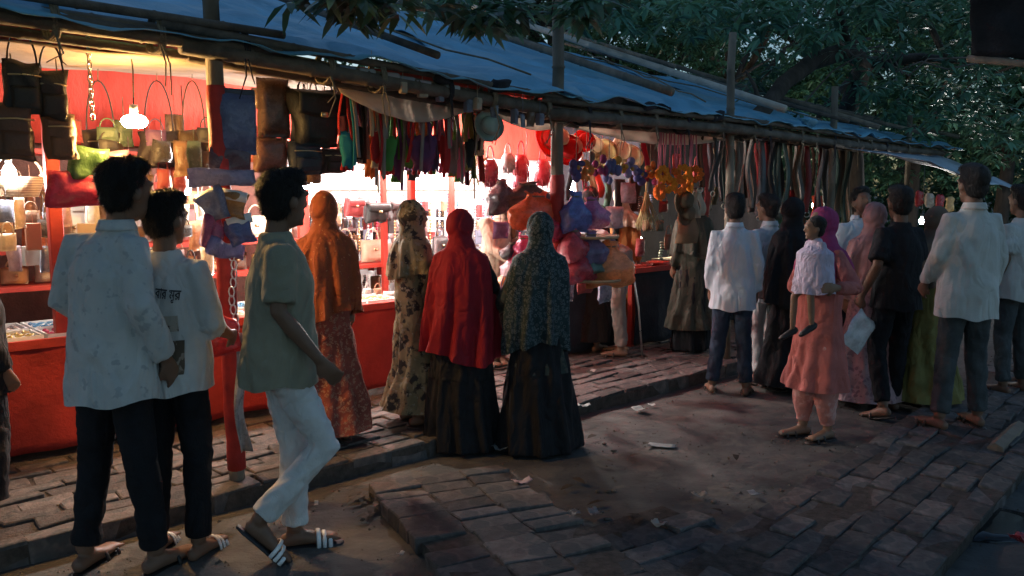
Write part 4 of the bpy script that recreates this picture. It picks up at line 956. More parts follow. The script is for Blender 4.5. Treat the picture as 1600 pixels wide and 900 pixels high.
pack((168, 236, 196, 300), (.25, .12, .18), 'mauve packet hanging between the green bundle and the lamp', 4.7, seed=6)
# woven basket and shelf bags
b0 = rp(30, 292, 5.75); t = T('woven_basket', 'pale woven basket with hoop handle hung above the shelf bags', 'basket', b0, RA)
q = G(); q.lathe([(.001, -.06), (.10, -.06), (.135, .04), (.14, .06), (.13, .06), (.125, .04), (.09, -.045), (.001, -.045)], seg=24); P('bowl', q, mat('wicker', (.62, .47, .30), rough=.8, pat='vstripe', c2=(.42, .28, .16), psc=22, bump=.6), t)
q = G(); q.tube([(math.cos(a) * .135, 0, .05 + math.sin(a) * .15) for a in [math.pi * i / 12 for i in range(13)]], .008, seg=6); P('handle', q, mat('wicker', (.6, .45, .3)), t)
bagc = [(.62, .48, .34), (.55, .33, .17), (.05, .045, .045), (.48, .14, .07), (.42, .36, .26), (.70, .60, .42), (.12, .08, .06), (.60, .30, .30), (.28, .2, .16)]
bagn = ['cream', 'tan', 'black', 'brick red', 'khaki', 'pale straw', 'dark brown', 'dusty pink', 'taupe']
def shelf_bag(s_, n_, z, w, h, i, where, group):
    t = T('handbag', '%s handbag standing %s' % (bagn[i], where), 'bag', W(s_, n_, z), RA + rng.uniform(-.3, .3), group)
    q = G(); q.pillow(w, h, w * .5, cz=h / 2 + .01, seed=i + int(s_ * 10), amp=.008, nu=9, nv=9, pinch=.3); P('bag_body', q, cm('leather', bagc[i]), t)
    q = G(); q.tube([(math.cos(a) * w * .3, 0, h + math.sin(a) * h * .55) for a in [math.pi * k / 10 for k in range(11)]], .006, seg=5); P('handle', q, cm('leather', bagc[i]), t)
    q = G(); q.box((0, -w * .26, h * .62), (w * .16, .012, .02)); P('buckle', q, cm('metal', (.6, .5, .3)), t)
for row, (z, zz) in enumerate(((.995, 'on the lower red shelf'), (1.235, 'on the upper red shelf'))):
    x = .3
    while x < 3.2:
        i = rng.randrange(9); w = rng.uniform(.15, .22)
        shelf_bag(x + w / 2, 6.17, z, w, rng.uniform(.11, .13) if row == 0 else rng.uniform(.16, .24), i, zz, 'handbags on the red shelf rack'); x += w + rng.uniform(.02, .06)
x = 3.55
while x < 4.9:
    i = rng.choice((0, 2, 4, 5, 8)); w = rng.uniform(.16, .24)
    shelf_bag(x + w / 2, 6.36, .965, w, rng.uniform(.15, .22), i, 'on the low shelf by the white sheet', 'handbags on the low shelf'); x += w + .05
# jewellery trays on the counter: each tray a thing with its pieces
jm = [cm('metal', (.8, .65, .3)), cm('metal', (.8, .8, .82)), cm('plastic', (.55, .06, .12)), cm('plastic', (.1, .3, .5))]
i = 0
for s_ in np.arange(-.9, 3.7, .31):
    for rr in range(2):
        kx = i % 4; t = T('jewellery_tray', 'white tray of %s trinkets on the red fronted counter' % ['gold', 'silver', 'red', 'blue'][kx], 'tray', W(s_, 5.27 + rr * .33, .742), RA, 'trays of trinkets on the counter')
        q = G(); q.box((.14, .14, .012), (.285, .29, .02), bev=.004)
        for (cx, cy, sx, sy) in ((.14, .0, .285, .012), (.14, .28, .285, .012), (.0, .14, .012, .29), (.28, .14, .012, .29)): q.box((cx, cy, .025), (sx, sy, .04))
        P('tray_base', q, cm('card', (.75, .74, .72)), t, False)
        q = G()
        for a in range(5):
            for b in range(5):
                cx, cy = .04 + a * .05, .04 + b * .05
                if rng.random() < .4: q.ell((cx, cy, .035), (.014, .014, .012), None, 6, 4)
                else: q.tube([(cx + math.cos(w) * .017, cy + math.sin(w) * .017, .03 + .012 * (b % 2)) for w in [2 * math.pi * k / 7 for k in range(8)]], .004, seg=4)
        o = P('trinkets', q, jm[kx], t); o['kind'] = 'stuff'
        i += 1
# jewellery cards and necklaces on the white wall
cardc = [((.06, .06, .07), 'black'), ((.80, .78, .72), 'white'), ((.30, .31, .35), 'grey'), ((.45, .33, .24), 'brown')]
proto = {}
def wall_card(px, py, kx, n_=6.68):
    p = rp(px, py, n_)
    lab = '%s earring card hanging on the glaring jewellery wall' % cardc[kx][1]
    if kx not in proto:
        t = T('earring_card', lab, 'earring card', p, RA, 'earring cards on the jewellery wall')
        q = G(); q.box((0, 0, 0), (.105, .008, .085)); P('card', q, cm('card', cardc[kx][0]), t, False)
        q = G()
        for sgn in (-1, 1):
            q.ell((sgn * .024, -.012, .012), (.009, .006, .009), None, 6, 4); q.tube([(sgn * .024 + math.cos(w) * .012, -.012, -.015 + math.sin(w) * .016) for w in [2 * math.pi * k / 7 for k in range(8)]], .003, seg=4)
        P('earrings', q, jm[kx % 2], t); proto[kx] = t
    else: dup(proto[kx], p, RA + rng.uniform(-.1, .1), lab)
for py, kk in ((332, (0, 2)), (348, (0, 2, 0)), (368, (0, 0, 2, 3)), (392, (1, 3, 2)), (413, (1, 3)), (436, (1, 2, 3))):
    for px in np.arange(492, 830, 19.5):
        if rng.random() < .86: wall_card(px + rng.uniform(-2, 2), py + rng.uniform(-2, 2), rng.choice(kk))
# strings of beads
bp = {}
for j, px in enumerate(np.arange(560, 840, 14)):
    kx = j % 4; p = rp(px, 300 + rng.uniform(-4, 10), 6.5); lab = 'string of %s beads hanging before the jewellery wall' % ['gold', 'silver', 'red', 'blue'][kx]
    if kx not in bp:
        t = T('bead_string', lab, 'beads', p, RA, 'bead strings in the lit stall')
        q = G(); q.tube([(0, 0, 0), (0, 0, -.5)], .003, seg=4); P('thread', q, M_ROPE, t)
        q = G()
        for b in range(17): q.ell((rng.uniform(-.004, .004), 0, -.04 - b * .028), (.012, .012, .012), None, 6, 4)
        o = P('beads', q, jm[kx], t); bp[kx] = t
    else: dup(bp[kx], p, RA, lab)
for (a, b, lab) in (((500, 298), (745, 297), 'long dark display rod in front of the jewellery wall'), ((770, 305), (880, 300), 'short dark display rod above the toys')):
    pa, pb_ = rp(a[0], a[1], 6.45), rp(b[0], b[1], 6.45); q = G(); q.tube([Vector((0, 0, 0)), pb_ - pa], .009, seg=6); S('display_rod', q, M_BAMBD, lab, 'rod', pa)
# bags on the rod
for bx, cc, nm in (((497, 300, 534, 352), (.36, .20, .12), 'light brown'), ((538, 296, 566, 338), (.30, .05, .05), 'maroon'), ((568, 302, 606, 348), (.03, .03, .03), 'round black'), ((604, 300, 640, 344), (.09, .07, .07), 'dark zipped')):
    handbag(bx, cc, '%s small bag hung on the rod in the white lamp light' % nm, 6.2, strap_h=.3, zt=rp(bx[0], 299, 6.4).z)

# --- goods tied on and round the first post
pack((338, 142, 396, 238), (.14, .18, .34), 'blue shirt in clear plastic hung beside the red wrapped post', 4.05, seed=8, card=(.1, .1, .12), amp=.012)
pack((330, 232, 392, 268), (.16, .11, .14), 'dark folded packet under the blue plastic packet', 4.05, seed=9)
pack((300, 262, 396, 292), (.32, .30, .42), 'lilac flat blister packet tied across the red wrapped post', 3.96, seed=12)
for i, (bx, cc, nm) in enumerate((((306, 296, 340, 345), (.22, .24, .36), 'slate blue'), ((340, 300, 386, 340), (.42, .26, .12), 'amber'), ((310, 340, 352, 382), (.30, .10, .20), 'plum'), ((350, 340, 392, 384), (.16, .18, .36), 'deep blue'), ((318, 378, 390, 404), (.36, .30, .50), 'pale violet'))):
    pack(bx, cc, '%s toy packet strung on the red wrapped post' % nm, 3.97, 'toy packets on the post', seed=20 + i, card=(.7, .7, .7) if i % 2 else None, rz=rng.uniform(-.9, .9), amp=.035).rotation_euler.y = rng.uniform(-.35, .35)
q = G(); p_ = rp(362, 400, 3.98)
for i in range(9):
    q.tube([Vector((.01 * math.sin(i), 0, -.045 * i)) + Vector((math.cos(a) * .014, .004 * (i % 2), math.sin(a) * .026)) for a in [2 * math.pi * k / 8 for k in range(9)]], .004, seg=5)
S('silver_chain', q, cm('metal', (.8, .8, .82)), 'silver link chain hanging down the red wrapped post', 'chain', p_)
pack((326, 495, 372, 558), (.62, .05, .05), 'bright red balloon packet tied low on the red wrapped post', 3.95, seed=31)
q = G(); q.sheet(lambda u, v: Vector(((u - .5) * .06 + .02 * math.sin(v * 7), .02 * math.sin(u * 5 + v * 6), -.62 * v)), 5, 16, .003); S('plastic_streamer', q, cm('plastic', (.34, .32, .32)), 'clear plastic streamer trailing down beside the red wrapped post', 'streamer', rp(374, 520, 3.97), RA)
# wallets and black bags
pack((402, 122, 450, 212), (.13, .075, .055), 'brown rack of wallets in plastic beside the big black bag', 4.45, seed=33, amp=.008)
pack((396, 214, 446, 268), (.22, .11, .08), 'tan flat wallet packet hanging below the brown wallets', 4.45, seed=34, amp=.008)
handbag((454, 118, 530, 226), (.018, .018, .018), 'big black backpack hung under the eave', 4.4, strap_h=.2)
handbag((450, 222, 502, 270), (.03, .036, .05), 'black glossy purse below the big backpack', 4.4, strap=False)
handbag((500, 232, 540, 270), (.05, .03, .028), 'dark brown purse beside the black glossy purse', 4.42, strap=False)
# sling bags in many colours
cl = dict(teal=(.03, .22, .26), red=(.40, .03, .03), orange=(.55, .16, .05), green=(.08, .25, .06), purple=(.13, .05, .12), grey=(.20, .19, .18), navy=(.05, .06, .13), olive=(.20, .18, .06), pink=(.48, .10, .16), black=(.03, .03, .03), cream=(.48, .40, .28))
sb_ = [(526, 556, 130, 262, 'red', 'teal'), (548, 574, 134, 250, 'grey', 'black'), (562, 592, 132, 272, 'orange', 'orange'), (590, 618, 136, 268, 'red', 'green'), (606, 630, 140, 280, 'green', 'purple'), (622, 650, 138, 262, 'purple', 'green'), (634, 684, 136, 268, 'red', 'purple'), (646, 672, 150, 250, 'orange', 'orange'), (662, 688, 150, 268, 'green', 'navy'), (682, 706, 146, 266, 'pink', 'red'), (696, 718, 150, 272, 'olive', 'grey'), (706, 730, 152, 280, 'green', 'pink'), (722, 744, 156, 262, 'olive', 'black'), (738, 760, 168, 240, 'cream', 'black'), (540, 562, 138, 240, 'pink', 'navy'), (574, 598, 140, 258, 'cream', 'red')]
for i, (x0, x1, y0, y1, a, b) in enumerate(sb_):
    sling((x0, y0, x1, y1), cl[a], cl[b], '%s strapped sling bag with %s pouch hanging under the eave' % (a, b), 4.25 + .12 * (i % 3), seed=i)
for i, (px, py, cc, nm) in enumerate(((541, 112, (.16, .22, .30), 'blue'), (572, 116, (.3, .3, .3), 'grey'), (610, 122, (.34, .30, .30), 'beige'), (634, 128, (.26, .26, .3), 'slate'), (660, 134, (.34, .32, .36), 'pale grey'), (706, 141, (.46, .50, .54), 'white'))):
    q = G(); q.box((0, 0, 0), (.11, .04, .06), bev=.006); S('small_box', q, cm('card', cc), '%s small box tucked on the eave pole above the sling bags' % nm, 'box', rp(px, py, 4.02), RA, 'boxes on the eave pole', smooth=False)
fan((590, 250), 40, (.10, .10, .07), (.30, .28, .2), 'dark striped palm leaf fan hanging below the sling bags')
fan((741, 262), 38, (.34, .36, .18), (.5, .48, .36), 'green and straw palm leaf fan beside the red beaded bags')
# hats
hat((763, 198), 24, (.36, .50, .48), (.10, .13, .12), 'mint green brimmed hat hanging alone under the eave', 4.12, tilt=78, rz=-.35)
hts = [((856, 206), 24, (.50, .04, .03), 'red', 'beside the bamboo post'), ((872, 202), 19, (.62, .54, .40), 'cream', 'overlapping the red hat by the bamboo post'), ((886, 220), 22, (.46, .03, .03), 'dark red', 'between cream hats'), ((895, 216), 17, (.64, .56, .42), 'straw', 'on the dark red hat'), ((912, 207), 16, (.52, .05, .04), 'small red', 'between two straw hats'),
       ((927, 215), 17, (.62, .55, .42), 'pale straw', 'next to the small red hat'), ((945, 226), 20, (.60, .56, .36), 'yellowish cream', 'second from the far end of the hat row'), ((966, 222), 20, (.66, .60, .46), 'ivory', 'near the far end of the hat row'), ((985, 232), 19, (.58, .52, .38), 'beige', 'at the far end of the hat row'), ((930, 240), 14, (.56, .55, .34), 'small lemon', 'under the pale straw hat')]
for c, r, cc, nm, wh in hts: hat((c[0], c[1] + 14), r * 1.12, cc, (.25, .2, .12), '%s sun hat %s' % (nm, wh), 4.95, 'sun hats in a row', rz=rng.uniform(-.5, .3), tilt=rng.uniform(68, 92))
# hat string
q = G(); a_, b_ = rp(840, 182, 4.95), rp(1005, 208, 4.95); q.tube([Vector((0, 0, 0)), (b_ - a_) * .5 - Vector((0, 0, .03)), b_ - a_], .004, seg=5); S('hat_line', q, M_ROPE, 'string line carrying the row of sun hats', 'string', a_)
# red beaded bags and lanterns
for i, (bx, cc, nm) in enumerate((((752, 228, 780, 292), (.20, .02, .05), 'dark maroon'), ((782, 224, 806, 270), (.30, .32, .32), 'silver grey'), ((800, 220, 828, 284), (.42, .03, .05), 'crimson'), ((834, 228, 862, 290), (.50, .04, .06), 'scarlet'), ((858, 226, 880, 286), (.40, .05, .10), 'ruby'), ((800, 256, 824, 296), (.45, .1, .14), 'rose'))):
    t0, w, h = hg(*bx, 5.2); t = T('beaded_bag', '%s beaded pouch bag hanging in the glare' % nm, 'bag', t0, RA, 'beaded bags')
    q = G(); q.lathe([(.001, -h), (w * .25, -h * .98), (w * .42, -h * .8), (w * .40, -h * .5), (w * .26, -h * .36), (w * .22, -h * .33), (.2 * w, -h * .33)], seg=12, wob=.06); P('pouch', q, cm('plastic', cc), t)
    q = G(); q.tube([(math.cos(a) * w * .22, 0, -h * .34 + math.sin(a) * h * .34) for a in [math.pi * k / 10 for k in range(11)]], .006, seg=5); P('handle', q, cm('plastic', cc), t)
    q = G()
    for a in range(8): q.tube([(math.cos(a * .785) * w * .4, math.sin(a * .785) * w * .4, -h * .8), (math.cos(a * .785) * w * .36, math.sin(a * .785) * w * .36, -h * 1.05)], [.006, .003], seg=4)
    P('fringe', q, cm('plastic', cc), t)
# bags of toys round the second post
toys = [((768, 284, 800, 328), (.05, .04, .05), 'black net', 4.5), ((798, 288, 850, 324), (.09, .055, .05), 'dark brown net', 4.4), ((806, 306, 868, 350), (.62, .10, .03), 'bright orange plastic', 4.2), ((884, 306, 914, 356), (.12, .14, .36), 'blue patterned plastic', 4.0), ((906, 312, 944, 352), (.30, .12, .24), 'clear pink and violet', 4.0), ((880, 360, 912, 404), (.34, .05, .07), 'red dotted', 3.98), ((908, 366, 940, 412), (.17, .14, .25), 'dusky violet', 3.98), ((928, 384, 978, 442), (.62, .24, .10), 'big translucent orange', 3.95), ((884, 396, 930, 436), (.42, .06, .08), 'cherry red', 4.0), ((908, 398, 936, 430), (.12, .18, .14), 'bottle green', 3.97), ((804, 372, 836, 408), (.62, .07, .16), 'hot pink boxed', 4.45), ((790, 400, 826, 436), (.60, .36, .40), 'pale pink', 4.5), ((772, 424, 816, 450), (.58, .20, .07), 'low orange', 4.55), ((856, 340, 880, 372), (.4, .05, .09), 'small ruby', 4.1), ((790, 380, 812, 402), (.04, .04, .05), 'glossy black', 4.5), ((870, 376, 890, 420), (.50, .16, .20), 'salmon', 4.05)]
for i, (bx, cc, nm, n_) in enumerate(toys):
    cc = tuple(min(.85, c * 1.6 + .02) for c in cc); cx_, cy_ = (bx[0] + bx[2]) / 2, (bx[1] + bx[3]) / 2; hx_, hy_ = (bx[2] - bx[0]) * .64, (bx[3] - bx[1]) * .62; bx = (cx_ - hx_, cy_ - hy_, cx_ + hx_, cy_ + hy_)
    pack(bx, cc, '%s toy bag tied in the bunch round the bamboo post' % nm, n_, 'toy bags round the post', seed=50 + i, amp=.03, rz=rng.uniform(-.5, .5), name='toy_bag', cat='toy bag')
for (px, py, rr, lab) in ((922, 372, 44, 'upper flat round tray tied to the post under the pink toy bag'), (926, 438, 46, 'lower flat round tray under the cherry red toy bag')):
    p = rp(px, py, 4.02); r = rr * p.y / F; t = T('round_tray', lab, 'tray', p); q = G(); q.lathe([(.001, 0), (r, 0), (r * 1.05, .02), (r * 1.02, .022), (r * .98, .01), (.001, .008)], seg=24); P('tray_plate', q, mat('wicker', (.3, .22, .14)), t)
    q = G()
    for a in range(3): q.tube([(math.cos(a * 2.1) * r, math.sin(a * 2.1) * r, .01), (-.2 * r, 0, .42)], .003, seg=4)
    P('hanging_string', q, M_ROPE, t)
# dangling toys between the hats and the flowers
tcol = [((.07, .06, .14), 'indigo'), ((.42, .15, .04), 'orange'), ((.20, .04, .10), 'berry'), ((.10, .10, .20), 'blue'), ((.42, .22, .05), 'yellow'), ((.20, .15, .25), 'lavender')]
for i, (px, py) in enumerate(((900, 262), (916, 268), (938, 262), (952, 270), (968, 262), (985, 264), (1000, 272), (1016, 268), (1030, 276), (952, 258))):
    p = rp(px, py, 4.25); cc, nm = tcol[i % 6]; t = T('plush_toy', '%s flower shaped plush toy on the string below the hats' % nm, 'toy', p, RA + rng.uniform(-.4, .4), 'plush toys on the string')
    q = G()
    for a in range(5): q.ell((math.cos(a * 1.257) * .045 + rng.gauss(0, .012), rng.gauss(0, .012), math.sin(a * 1.257) * .045 + rng.gauss(0, .016)), (.036 * rng.uniform(.6, 1.3), .026, .036 * rng.uniform(.6, 1.3)), None, 8, 6)
    P('petals', q, cm('cloth', cc), t); q = G(); q.ell((.006, -.02, 0), (.018, .014, .018), None, 8, 6); P('centre', q, cm('cloth', (.30, .18, .06)), t)
    q = G(); cord_up(q, EZ - p.z); P('string', q, M_ROPE, t)
# orange flower garlands on pink cords
for i, (px, py) in enumerate(((1034, 272), (1050, 276), (1066, 270), (1084, 272), (1042, 288), (1060, 290), (1078, 288), (1030, 300))):
    p = rp(px, py, 4.15); t = T('flower_garland', ['vivid orange', 'deep orange'][i % 2] + ' ring of cloth flowers hanging on a pink cord', 'garland', p, RA + rng.uniform(-.6, .6), 'orange garlands on pink cords'); r = .062
    q = G()
    for a in range(14):
        w = a * 2 * math.pi / 14; c = Vector((math.cos(w) * r, 0, math.sin(w) * r * .7))
        q.ell(c, (.024, .024, .02), Matrix.Rotation(a, 3, 'Y'), 7, 5)
        for b in range(4): q.ell(c + Vector((math.cos(b * 1.57 + a) * .022, -.014, math.sin(b * 1.57 + a) * .022)), (.013, .008, .013), None, 5, 4)
    P('flowers', q, cm('cloth', ((.68, .20, .02), (.60, .12, .02))[i % 2], var=.3), t)
    q = G(); zt = EZ - .02 - p.z
    for e in (-1, 1): q.tube([(e * r * .5, 0, r * .6), (e * .012, 0, zt)], .006, seg=5)
    P('pink_cord', q, cm('cloth', (.52, .16, .20)), t)
# brown caps, cloth and loops below the garlands
hat((1066, 312), 22, (.16, .13, .09), (.08, .06, .04), 'brown floppy cap under the orange garlands', 4.25, tilt=95)
hat((1070, 332), 20, (.20, .16, .11), (.1, .07, .05), 'khaki cap below the brown floppy cap', 4.27, tilt=95)
strip((1060, 338, 1090, 380), (.20, .13, .08), 'brown cloth bag hanging under the khaki cap', 4.3, None, seed=2, cat='bag', name='cloth_bag')
for i, bx in enumerate(((1084, 298, 1092, 340), (1092, 296, 1100, 336))): strip(bx, (.42, .37, .28), 'cream looped strap hanging beside the brown caps', 4.22, 'cream straps by the caps', seed=i)
q = G(); p_ = rp(1010, 300, 5.0)
for a in range(46): q.tube([(rng.uniform(-.015, .015), rng.uniform(-.015, .015), 0), (rng.uniform(-.16, .16), rng.uniform(-.06, .06), -.34 + rng.uniform(-.04, .06))], [.004, .002], seg=4)
q.tube([(0, 0, -.02), (0, 0, .28)], .012, seg=6); S('grass_broom', q, mat('broom', (.32, .26, .12), var=.4), 'straw grass broom hanging head down over the warm bulb', 'broom', p_, RA)
# belts and cloths of the third bay
bc = [((.09, .05, .035), 'dark brown'), ((.14, .09, .06), 'brown'), ((.035, .03, .03), 'black'), ((.22, .03, .03), 'dark red'), ((.17, .155, .14), 'grey'), ((.06, .09, .08), 'bottle green'), ((.10, .10, .11), 'charcoal')]
for i, px in enumerate(np.arange(1098, 1330, 6.2)):
    cc, nm = bc[(i * 3 + i // 4) % 7]; px = px + rng.uniform(-2, 2); y0 = 206 + (px - 1098) * .135
    strip((px - rng.uniform(3, 6), y0, px + rng.uniform(3, 6), y0 + rng.uniform(80, 128)), cc, '%s belt hanging in the dense row over the crowd' % nm, 4.2 + .18 * (i % 3), 'belts hanging over the crowd', 'leather' if i % 2 else 'cloth', seed=i, buckle=(i % 3 == 0))
for i, (bx, cc, nm) in enumerate((((1108, 232, 1136, 318), (.12, .10, .06), 'olive brown'), ((1170, 240, 1200, 330), (.08, .07, .065), 'dark'), ((1226, 250, 1252, 322), (.15, .12, .10), 'grey brown'), ((1288, 250, 1312, 340), (.06, .06, .07), 'slate'), ((1012, 208, 1030, 300), (.12, .13, .13), 'grey'), ((1004, 206, 1014, 282), (.32, .03, .06), 'wine red'))):
    strip(bx, cc, '%s trouser cloth hanging among the belts' % nm, 4.7, 'cloths among the belts', seed=i + 40, cat='cloth', name='hanging_cloth')
strip((1192, 316, 1222, 360), (.70, .68, .55), 'pale yellow shirt lit by the bulb above the crowd', 5.2, None, seed=3, cat='shirt', name='hanging_shirt')
pack((1230, 312, 1262, 350), (.42, .34, .20), 'straw net bag hanging beside the lit red cloth', 5.0, None, seed=70)
strip((1262, 306, 1296, 350), (.70, .10, .05), 'glowing red cloth hanging in the far stall', 5.6, None, seed=9, cat='cloth', name='hanging_cloth')
hat((1232, 304), 12, (.36, .03, .03), (.2, .02, .02), 'small dark red cap hanging above the net bag', 4.6)
for i in range(4):
    cc, nm = (((.55, .06, .06), 'red'), ((.6, .56, .5), 'white'), ((.5, .08, .1), 'crimson'), ((.6, .5, .3), 'yellow'))[i]
    pack((1428 + i * 16, 298 + i * 3, 1446 + i * 16, 322 + i * 3), cc, '%s packet hanging under the pale awning' % nm, 4.6, 'packets under the awning', seed=80 + i)
# red trays on the black table
for i, (px, py) in enumerate(((1000, 436), (1028, 437))):
    q = G(); p = rp(px, py, 5.2); q.lathe([(.001, 0), (.10, 0), (.13, .045), (.125, .047), (.095, .01), (.001, .01)], seg=20); S('red_dish', q, cm('plastic', (.5, .06, .04)), 'red dish on the black draped table', 'dish', (p.x, p.y, .845), 0, 'red dishes on the table')

for i, (x0, x1, y0, y1, cc, nm) in enumerate(((884, 896, 246, 312, (.05, .06, .07), 'charcoal'), (898, 908, 240, 308, (.45, .46, .46), 'white striped'), (910, 918, 262, 304, (.20, .03, .05), 'wine'), (920, 932, 258, 302, (.30, .28, .16), 'straw'), (931, 944, 268, 308, (.50, .05, .04), 'scarlet'), (944, 956, 270, 330, (.06, .10, .07), 'dark green'), (956, 980, 280, 420, (.035, .035, .035), 'long black'), (980, 1000, 270, 330, (.08, .05, .04), 'umber'))):
    strip((x0, y0, x1, y1), cc, '%s cloth strip hanging behind the toy bags and hats' % nm, 5.3, 'cloth strips behind the toy bags', seed=i + 60, cat='cloth', name='hanging_cloth')

for i, px in enumerate(np.arange(530, 752, 9.5)):
    cc, nm = (((.10, .03, .05), 'plum'), ((.05, .10, .05), 'forest green'), ((.20, .03, .03), 'maroon'), ((.07, .05, .10), 'violet'), ((.22, .12, .06), 'ochre brown'), ((.05, .05, .06), 'black'), ((.18, .17, .17), 'grey'))[i % 7]
    y0 = 134 + (px - 530) * .1
    strip((px - rng.uniform(3, 6), y0, px + rng.uniform(3, 6), y0 + rng.uniform(95, 135)), cc, '%s scarf hanging behind the sling bags' % nm, 4.62 + .1 * (i % 2), 'scarves behind the sling bags', seed=i + 90, cat='scarf', name='hanging_scarf')

# --- the crowded small stock: each little packet, purse and box a thing of its own
SM = [((.05, .045, .045), 'black'), ((.16, .09, .055), 'brown'), ((.42, .33, .24), 'beige'), ((.30, .06, .06), 'dark red'), ((.16, .17, .22), 'slate'), ((.44, .20, .12), 'tan'), ((.40, .26, .28), 'dusty pink'), ((.10, .14, .10), 'moss green'), ((.55, .50, .44), 'ivory'), ((.20, .10, .22), 'purple')]
def small(px, py, w, h, n_, k, where, group, seed, kind):
    cc, nm = SM[k % 10]; p = rp(px, py, n_); kk = p.y / F; w, h = w * kk, h * kk
    if kind == 0:
        q = G(); q.pillow(w, h, w * .5, cz=-h / 2, seed=seed, amp=.014, nu=6, nv=6); nme, cat = 'small_packet', 'packet'; m = cm('plastic', cc); q.tube([(0, 0, -.01), (0, 0, .14)], .002, seg=4)
    elif kind == 1:
        q = G(); q.pillow(w, h * .62, w * .5, cz=-h * .69, seed=seed, amp=.010, nu=6, nv=6, pinch=.35); nme, cat = 'small_purse', 'purse'; m = cm('leather', cc)
        q.tube([(math.cos(a) * w * .36, 0, -h * .4 + math.sin(a) * h * .4) for a in [math.pi * j / 8 for j in range(9)]], .005, seg=4)
    elif kind == 2:
        q = G(); q.box((0, 0, -h / 2), (w, .04, h), bev=.004); q.box((0, -.023, -h * .3), (w * .7, .006, h * .28)); q.tube([(0, 0, 0), (0, 0, .10)], .002, seg=4); nme, cat = 'small_box', 'box'; m = cm('card', cc)
    else:
        q = G()
        for b in range(9): q.ell((.01 * math.sin(b), 0, -h * (b + .5) / 9), (w * .22, w * .2, h * .05), None, 6, 4)
        q.tube([(0, 0, 0), (0, 0, -h)], .003, seg=4); nme, cat = 'bead_strand', 'beads'; m = cm('plastic', cc)
    S(nme, q, m, '%s %s %s' % (nm, nme.replace('_', ' '), where), cat, p, RA + rng.uniform(-.5, .5), group, kind not in (2,))
k = 0
def fill(x0, x1, y0, y1, dx, dy, n0, n1, w, h, where, group, kinds, cols, slope=0.0, keep=.9):
    global k
    y = y0
    while y < y1:
        x = x0 + rng.uniform(0, dx)
        while x < x1:
            if rng.random() < keep:
                small(x, y + slope * (x - x0) + rng.uniform(-.25, .25) * dy, w * rng.uniform(.7, 1.25), h * rng.uniform(.75, 1.3), rng.uniform(n0, n1), rng.choice(cols), where, group, k, rng.choice(kinds)); k += 1
            x += dx * rng.uniform(.75, 1.25)
        y += dy
fill(0, 340, 262, 300, 20, 30, 5.65, 5.95, 20, 34, 'hung above the handbag shelves', 'small stock above the shelves', (0, 1, 1, 3), (0, 1, 2, 3, 5, 6, 8), keep=.75)
fill(0, 335, 312, 420, 22, 36, 5.5, 5.7, 22, 38, 'hung in front of the handbag shelves', 'small stock before the shelves', (0, 1, 2), (0, 1, 2, 4, 5, 6, 8), keep=.85)
fill(110, 330, 180, 252, 26, 34, 5.0, 5.5, 28, 42, 'hung round the warm lamp', 'small stock round the warm lamp', (0, 1), (0, 1, 7, 9, 3), keep=.62)
fill(398, 530, 128, 255, 20, 36, 4.6, 5.0, 24, 44, 'packed between the brown wallets and the black backpack', 'small stock by the wallets', (0, 1), (0, 0, 1, 3, 4), keep=.8)
fill(470, 850, 318, 455, 17, 22, 6.45, 6.6, 13, 19, 'pinned on the jewellery wall', 'small stock on the jewellery wall', (2, 2, 0, 3), (0, 0, 1, 4, 5, 3, 8), keep=.8)
fill(560, 760, 440, 470, 18, 16, 5.4, 5.9, 18, 18, 'heaped on the counter end by the jewellery wall', 'small stock on the counter end', (0, 1), (0, 2, 5, 8, 6))
fill(875, 1110, 222, 262, 17, 22, 4.5, 5.2, 16, 34, 'hung among the sun hats', 'small stock among the hats', (0, 1, 3), (0, 1, 3, 4, 9), keep=.12)
fill(975, 1110, 300, 380, 17, 26, 4.9, 5.6, 18, 32, 'hung in the dark stall below the garlands', 'small stock below the garlands', (0, 1, 3), (0, 1, 3, 4, 7), keep=.7)
fill(780, 985, 292, 440, 26, 28, 4.1, 4.6, 28, 34, 'stuffed into the bunch of toy bags', 'small stock in the toy bunch', (0, 0, 1), (3, 4, 5, 6, 9, 1), keep=.5)
fill(560, 900, 112, 120, 15, 20, 3.98, 4.06, 13, 20, 'tucked under the eave pole', 'small stock under the eave pole', (0, 2), (0, 1, 4, 2), slope=.24, keep=.6)
# ------------------------------------------------------------------ trees
M_BARK = mat('bark', (.075, .06, .05), rough=.95, var=.45, scale=7, bump=1.0, bscale=22, stretch=(1, 1, .3))
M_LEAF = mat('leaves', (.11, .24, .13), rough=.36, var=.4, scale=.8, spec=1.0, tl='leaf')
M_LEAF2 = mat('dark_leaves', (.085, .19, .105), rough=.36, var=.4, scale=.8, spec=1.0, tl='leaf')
def leaf(vs, fs, p, d, L, w, tw):
    d = d.normalized(); s_ = d.cross(Vector((0, 0, 1)))
    s_ = s_.normalized() if s_.length > .05 else Vector((1, 0, 0)); s_ = (s_ + Vector((0, 0, tw))).normalized(); up = s_.cross(d); o = len(vs)
    a = p + d * L * .35 + up * L * .04; b = p + d * L * .7 - Vector((0, 0, L * .04)); e = p + d * L - Vector((0, 0, L * .16))
    vs += [p, a + s_ * w, a - s_ * w, b + s_ * w * .75, b - s_ * w * .75, e]
    fs += [(o, o + 1, o + 2), (o + 1, o + 3, o + 4, o + 2), (o + 3, o + 5, o + 4)]
def rosette(vs, fs, p, k, L, w, r, down=.35):
    for i in range(k):
        a = r.uniform(0, 6.28); d = Vector((math.cos(a), math.sin(a), r.uniform(-down - .5, .5 - down * .3)))
        leaf(vs, fs, p + d * .02, d, L * r.uniform(.7, 1.2), w * r.uniform(.8, 1.15), r.uniform(-.5, .5))
